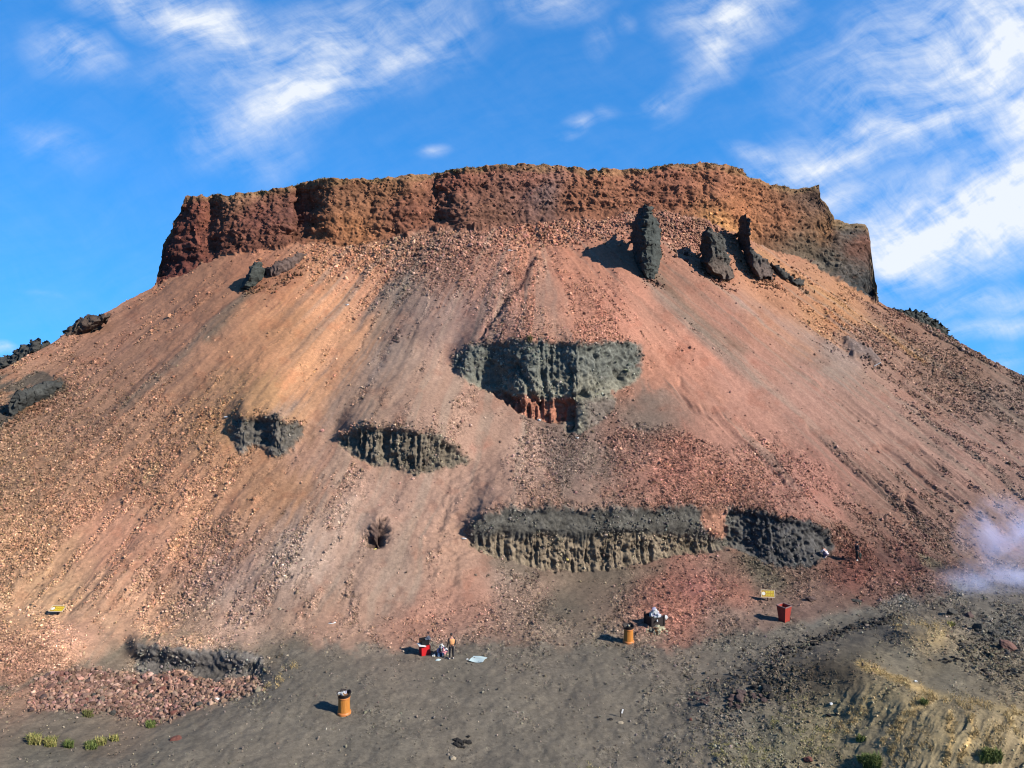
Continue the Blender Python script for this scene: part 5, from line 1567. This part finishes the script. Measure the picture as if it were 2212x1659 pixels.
MB().tube((-.45, 0, .08), (.42, -.1, .58), .055, 6).build('shaft', M_WHITE, st)


# --- people
def skin(name, pts, edges, m, parent=None, sub=2, root=0, **props):
    """grow one continuous surface round a skeleton: pts = [(x, y, z, rx, ry)]"""
    me = bpy.data.meshes.new(name)
    me.from_pydata([p[:3] for p in pts], edges, [])
    o = bpy.data.objects.new(name, me)
    COLL.objects.link(o)
    md = o.modifiers.new('skin', 'SKIN')
    md.use_smooth_shade = True
    for i, p in enumerate(pts):
        s = me.skin_vertices[0].data[i]
        s.radius = (p[3], p[4] if len(p) > 4 else p[3])
        s.use_root = i == root
    sb = o.modifiers.new('sub', 'SUBSURF')
    sb.levels = sb.render_levels = sub
    bpy.context.view_layer.update()
    ev = o.evaluated_get(bpy.context.evaluated_depsgraph_get())
    nm = bpy.data.meshes.new_from_object(ev)
    nm.materials.clear()
    nm.materials.append(m)
    nm.polygons.foreach_set('use_smooth', np.full(len(nm.polygons), True))
    o.modifiers.clear()
    o.data = nm
    if parent:
        o.parent = parent
    for k, v in props.items():
        o[k] = v
    return o


def chain(k0, n):
    return [(k0 + i, k0 + i + 1) for i in range(n - 1)]


def hand_pts(w, d, s):
    """palm and five fingers: wrist w, direction d of the fingers, side s of the thumb"""
    w, d, s = Vector(w), Vector(d).normalized(), Vector(s)
    s = (s - d * s.dot(d)).normalized()
    nrm = d.cross(s)
    pts, ed = [], []
    base = w + d * .085
    for k, (off, L) in enumerate(((.030, .070), (.010, .080), (-.010, .075), (-.029, .058))):
        a = base + s * off
        b = a + d * L * .5 + nrm * .008
        c = b + d * L * .45 + nrm * .022
        i = len(pts)
        pts += [(*(w + d * .04 + s * off * .7), .012), (*a, .010), (*b, .0088), (*c, .0075)]
        ed += chain(i, 4)
    i = len(pts)
    t0 = w + d * .02 + s * .018
    t1 = w + d * .05 + s * .052
    t2 = t1 + d * .035 + s * .012 + nrm * .01
    pts += [(*t0, .013), (*t1, .011), (*t2, .009)]
    ed += chain(i, 3)
    return pts, ed


M_SKIN = mat('skin', (196, 140, 110), .6, .08, 12)
M_HAIR = mat('dark_hair', (30, 24, 22), .6, .3, 20)
M_BLK = mat('black_cloth', (34, 34, 40), .85, .2, 14)
M_DGREEN = mat('dark_green_cloth', (38, 52, 46), .85, .2, 14)
M_NVY = mat('navy_black_jacket', (32, 36, 48), .8, .2, 14)
M_VEST = mat('orange_vest', (246, 172, 112), .8, .12, 7)
M_SHOE = mat('white_shoe', (236, 234, 230), .6, .05, 12)
M_SHIRT = mat('white_shirt', (240, 226, 230), .85, .06, 9)
M_PURP = mat('grey_purple_trousers', (112, 104, 132), .85, .2, 12)
M_GLOVE = mat('white_glove', (236, 234, 226), .8, .06, 14)


def person(x, y, rz, label, J, top_m, leg_m, hand_m, hair_m=M_HAIR, cap=False, vest=None, shoes=M_SHOE):
    o = thing('person', x, y, rz, label, 'person', None, .0)
    P_ = J
    body = [(*P_['pelvis'], .13, .10), (*P_['waist'], .125, .09), (*P_['chest'], .16, .105), (*P_['neck'], .055, .055), (*P_['chin'], .062, .07), (*P_['head'], .080, .098), (*P_['crown'], .062, .075)]
    ed = chain(0, 7)
    for s in ('l', 'r'):
        i = len(body)
        body += [(*P_['sh' + s], .055), (*P_['el' + s], .042), (*P_['wr' + s], .028), (*P_['pa' + s], .036, .018)]
        ed += [(2, i)] + chain(i, 4)
        i = len(body)
        body += [(*P_['hip' + s], .085), (*P_['kn' + s], .058), (*P_['an' + s], .040), (*P_['to' + s], .034)]
        ed += [(0, i)] + chain(i, 4)
    skin('body', body, ed, M_SKIN, o, 2, 0)
    # clothing a little larger than the body
    t = [(*P_['pelvis'], .155, .125), (*P_['waist'], .155, .12), (*P_['chest'], .19, .13), (*(Vector(P_['neck']) * .6 + Vector(P_['chest']) * .4), .085, .075)]
    te = chain(0, 4)
    for s in ('l', 'r'):
        i = len(t)
        w = Vector(P_['wr' + s]) * .94 + Vector(P_['el' + s]) * .06
        t += [(*P_['sh' + s], .075), (*P_['el' + s], .058), (*w, .042)]
        te += [(2, i)] + chain(i, 3)
    skin('jacket' if top_m is not M_SHIRT else 'shirt', t, te, top_m, o, 2, 1)
    t = [(*(Vector(P_['waist']) * .4 + Vector(P_['pelvis']) * .6), .150, .118), (*P_['pelvis'], .158, .13)]
    te = [(0, 1)]
    for s in ('l', 'r'):
        i = len(t)
        a = Vector(P_['an' + s]) * .93 + Vector(P_['kn' + s]) * .07
        t += [(*P_['hip' + s], .105), (*P_['kn' + s], .078), (*a, .062)]
        te += [(1, i)] + chain(i, 3)
    skin('trousers', t, te, leg_m, o, 2, 1)
    for s in ('l', 'r'):
        a, b = Vector(P_['an' + s]), Vector(P_['to' + s])
        skin('shoe', [(*(a - (b - a) * .25 - Vector((0, 0, .03))), .045), (*(a * .6 + b * .4 - Vector((0, 0, .005))), .05), (*(b + (b - a) * .15), .04)], chain(0, 3), shoes, o, 2)
        d = Vector(P_['pa' + s]) - Vector(P_['wr' + s])
        hp, he = hand_pts(P_['wr' + s], d, P_['thumb'])
        skin('glove' if hand_m is M_GLOVE else 'hand', hp, he, hand_m, o, 1)
    h, cr_, ch = Vector(P_['head']), Vector(P_['crown']), Vector(P_['chin'])
    upv = (cr_ - ch).normalized()
    fw = Vector(P_['face'])
    fw = (fw - upv * fw.dot(upv)).normalized()
    sd = fw.cross(upv)
    skin('nose', [(*(h + fw * .088 + upv * .01), .011), (*(h + fw * .108 - upv * .022), .015), (*(h + fw * .096 - upv * .03), .014)], chain(0, 3), M_SKIN, o, 1)
    for s in (-1, 1):
        skin('ear', [(*(h + sd * s * .082 + upv * .02), .012), (*(h + sd * s * .092 - fw * .008), .016), (*(h + sd * s * .082 - upv * .03), .010)], chain(0, 3), M_SKIN, o, 1)
        skin('eye', [(*(h + sd * s * .03 + fw * .088 + upv * .012), .010), (*(h + sd * s * .036 + fw * .087 + upv * .012), .010)], [(0, 1)], M_HAIR, o, 1)
    skin('mouth', [(*(h + sd * -.02 + fw * .083 - upv * .05), .006), (*(h + fw * .09 - upv * .05), .008), (*(h + sd * .02 + fw * .083 - upv * .05), .006)], chain(0, 3), mat('lip', (160, 90, 80)), o, 1)
    skin('hair' if not cap else 'cap', [(*(h - fw * .055 - upv * .05), .062), (*(h - fw * .03 + upv * .045), .098), (*(h + fw * .025 + upv * .075), .085), (*(h + fw * .05 + upv * .085), .05)], chain(0, 4), hair_m, o, 2)
    if cap:
        skin('cap_brim', [(*(h + fw * .07 + upv * .055 - sd * .05), .03, .012), (*(h + fw * .15 + upv * .04), .05, .012), (*(h + fw * .07 + upv * .055 + sd * .05), .03, .012)], chain(0, 3), hair_m, o, 1)
    if vest:
        skin('vest', [(*(Vector(P_['pelvis']) * .75 + Vector(P_['waist']) * .25), .215, .19), (*P_['waist'], .215, .185), (*P_['chest'], .245, .20), (*(Vector(P_['neck']) * .35 + Vector(P_['chest']) * .65), .19, .15)], chain(0, 4), vest, o, 2)
    return o


STAND = dict(pelvis=(0, 0, .94), waist=(0, -.005, 1.12), chest=(0, .0, 1.33), neck=(0, .02, 1.48), chin=(0, .05, 1.55), head=(0, .055, 1.61), crown=(0, .045, 1.68),
             shl=(-.18, 0, 1.40), ell=(-.25, -.02, 1.12), wrl=(-.25, .07, .88), pal=(-.25, .10, .80), shr=(.18, 0, 1.40), elr=(.25, -.02, 1.12), wrr=(.26, .08, .88), par=(.26, .11, .80),
             hipl=(-.09, 0, .88), knl=(-.12, .03, .50), anl=(-.14, -.02, .09), tol=(-.16, .14, .035), hipr=(.09, 0, .88), knr=(.11, .03, .50), anr=(.12, .0, .09), tor=(.15, .16, .035), thumb=(0, 1, .2), face=(0, 1, -.15))
person(975, 1425, math.radians(20), 'person in black with an orange vest and white gloves, seen from behind', STAND, M_BLK, M_BLK, M_GLOVE, vest=M_VEST)
W3 = dict(STAND)
W3.update(ell=(-.24, .03, 1.12), wrl=(-.16, .24, 1.08), pal=(-.12, .31, 1.09), elr=(.25, -.04, 1.12), wrr=(.25, .10, .90), par=(.25, .13, .82), knl=(-.10, .10, .50), anl=(-.10, .06, .10), tol=(-.10, .22, .04),
          knr=(.10, -.01, .50), anr=(.10, -.12, .10), tor=(.10, .04, .035), chest=(0, .03, 1.33), head=(0, .085, 1.60), chin=(0, .07, 1.54), crown=(0, .085, 1.67), face=(0, 1, -.35))
p3 = person(1850, 1213, math.radians(-70), 'person standing in dark clothes and a dark cap on the red gravel', W3, M_NVY, M_DGREEN, M_SKIN, hair_m=M_BLK, cap=True)
bag = thing('carrier_bag', 1850, 1213, math.radians(-70), 'dark green bag held by the person in dark clothes', 'bag', None, .0)
c, f = crumple(77, .2, 0, (.5, .75, 1.25))
MB().add([(p[0] + .27, p[1] + .12, p[2] + .52) for p in c], f).build('bag_body', M_DGREEN, bag)
MB().tube((.28, .13, .78), (.29, .16, .68), .012).build('handle', M_DGREEN, bag)
SQ = dict(pelvis=(0, -.16, .36), waist=(0, -.10, .50), chest=(0, .08, .70), neck=(0, .20, .80), chin=(0, .27, .83), head=(0, .30, .88), crown=(0, .31, .95),
          shl=(-.18, .13, .74), ell=(-.25, .34, .56), wrl=(-.14, .46, .38), pal=(-.12, .52, .33), shr=(.18, .13, .74), elr=(.25, .34, .56), wrr=(.14, .46, .36), par=(.12, .52, .30),
          hipl=(-.10, -.13, .33), knl=(-.17, .24, .50), anl=(-.15, .0, .09), tol=(-.17, .17, .035), hipr=(.10, -.13, .33), knr=(.17, .24, .50), anr=(.15, .0, .09), tor=(.17, .17, .035), thumb=(0, .2, 1), face=(0, .8, -.6))
person(1783, 1205, math.radians(50), 'person in a white shirt crouching at the right end of the long low outcrop', SQ, M_SHIRT, M_PURP, M_SKIN)

# ------------------------------------------------------------------ drifting smoke
def smoke(px, py, Y, rx, ry, rz_, dens, seed, label, tilt=0):
    bm = bmesh.new()
    bmesh.ops.create_icosphere(bm, subdivisions=3, radius=1)
    me = bpy.data.meshes.new('smoke')
    bm.to_mesh(me)
    bm.free()
    m = bpy.data.materials.new('smoke')
    m.use_nodes = True
    t = NT(m.node_tree)
    co = t.n('ShaderNodeTexCoord').outputs['Object']
    ln = t.n('ShaderNodeVectorMath', operation='LENGTH', i_0=co).outputs['Value']
    nz = t.n('ShaderNodeTexNoise', i_Vector=t.n('ShaderNodeVectorMath', operation='ADD', i_0=co, i_1=(seed, seed * 2, 0)).outputs[0], i_Scale=1.7, i_Detail=5.0, i_Roughness=.55, i_Distortion=.4)
    fall = t.ramp(ln, 1.0, .1)
    d = t.m('MULTIPLY', t.m('MULTIPLY', fall, t.ramp(nz.outputs[0], .36, .72)), dens)
    v = t.n('ShaderNodeVolumePrincipled', i_Color=(.66, .70, .96, 1), i_Anisotropy=.1)
    t.t.links.new(d, v.inputs['Density'])
    t.n('ShaderNodeOutputMaterial', i_Volume=v.outputs[0])
    me.materials.append(m)
    o = link('smoke', me, kind='stuff', label=label)
    o.location = ((px - CX) / F * Y, Y, CAMZ + (HY - py) / F * Y)
    o.scale = (rx * Y / F, rz_, ry * Y / F)
    o.rotation_euler = (0, math.radians(tilt), 0)
    return o


smoke(2190, 1285, 62, 190, 72, 6, .40, 3, 'low bank of bluish smoke drifting over the path at the right')
smoke(2165, 1165, 66, 95, 120, 5, .36, 8, 'thin bluish smoke plume rising above the bank at the right', 25)
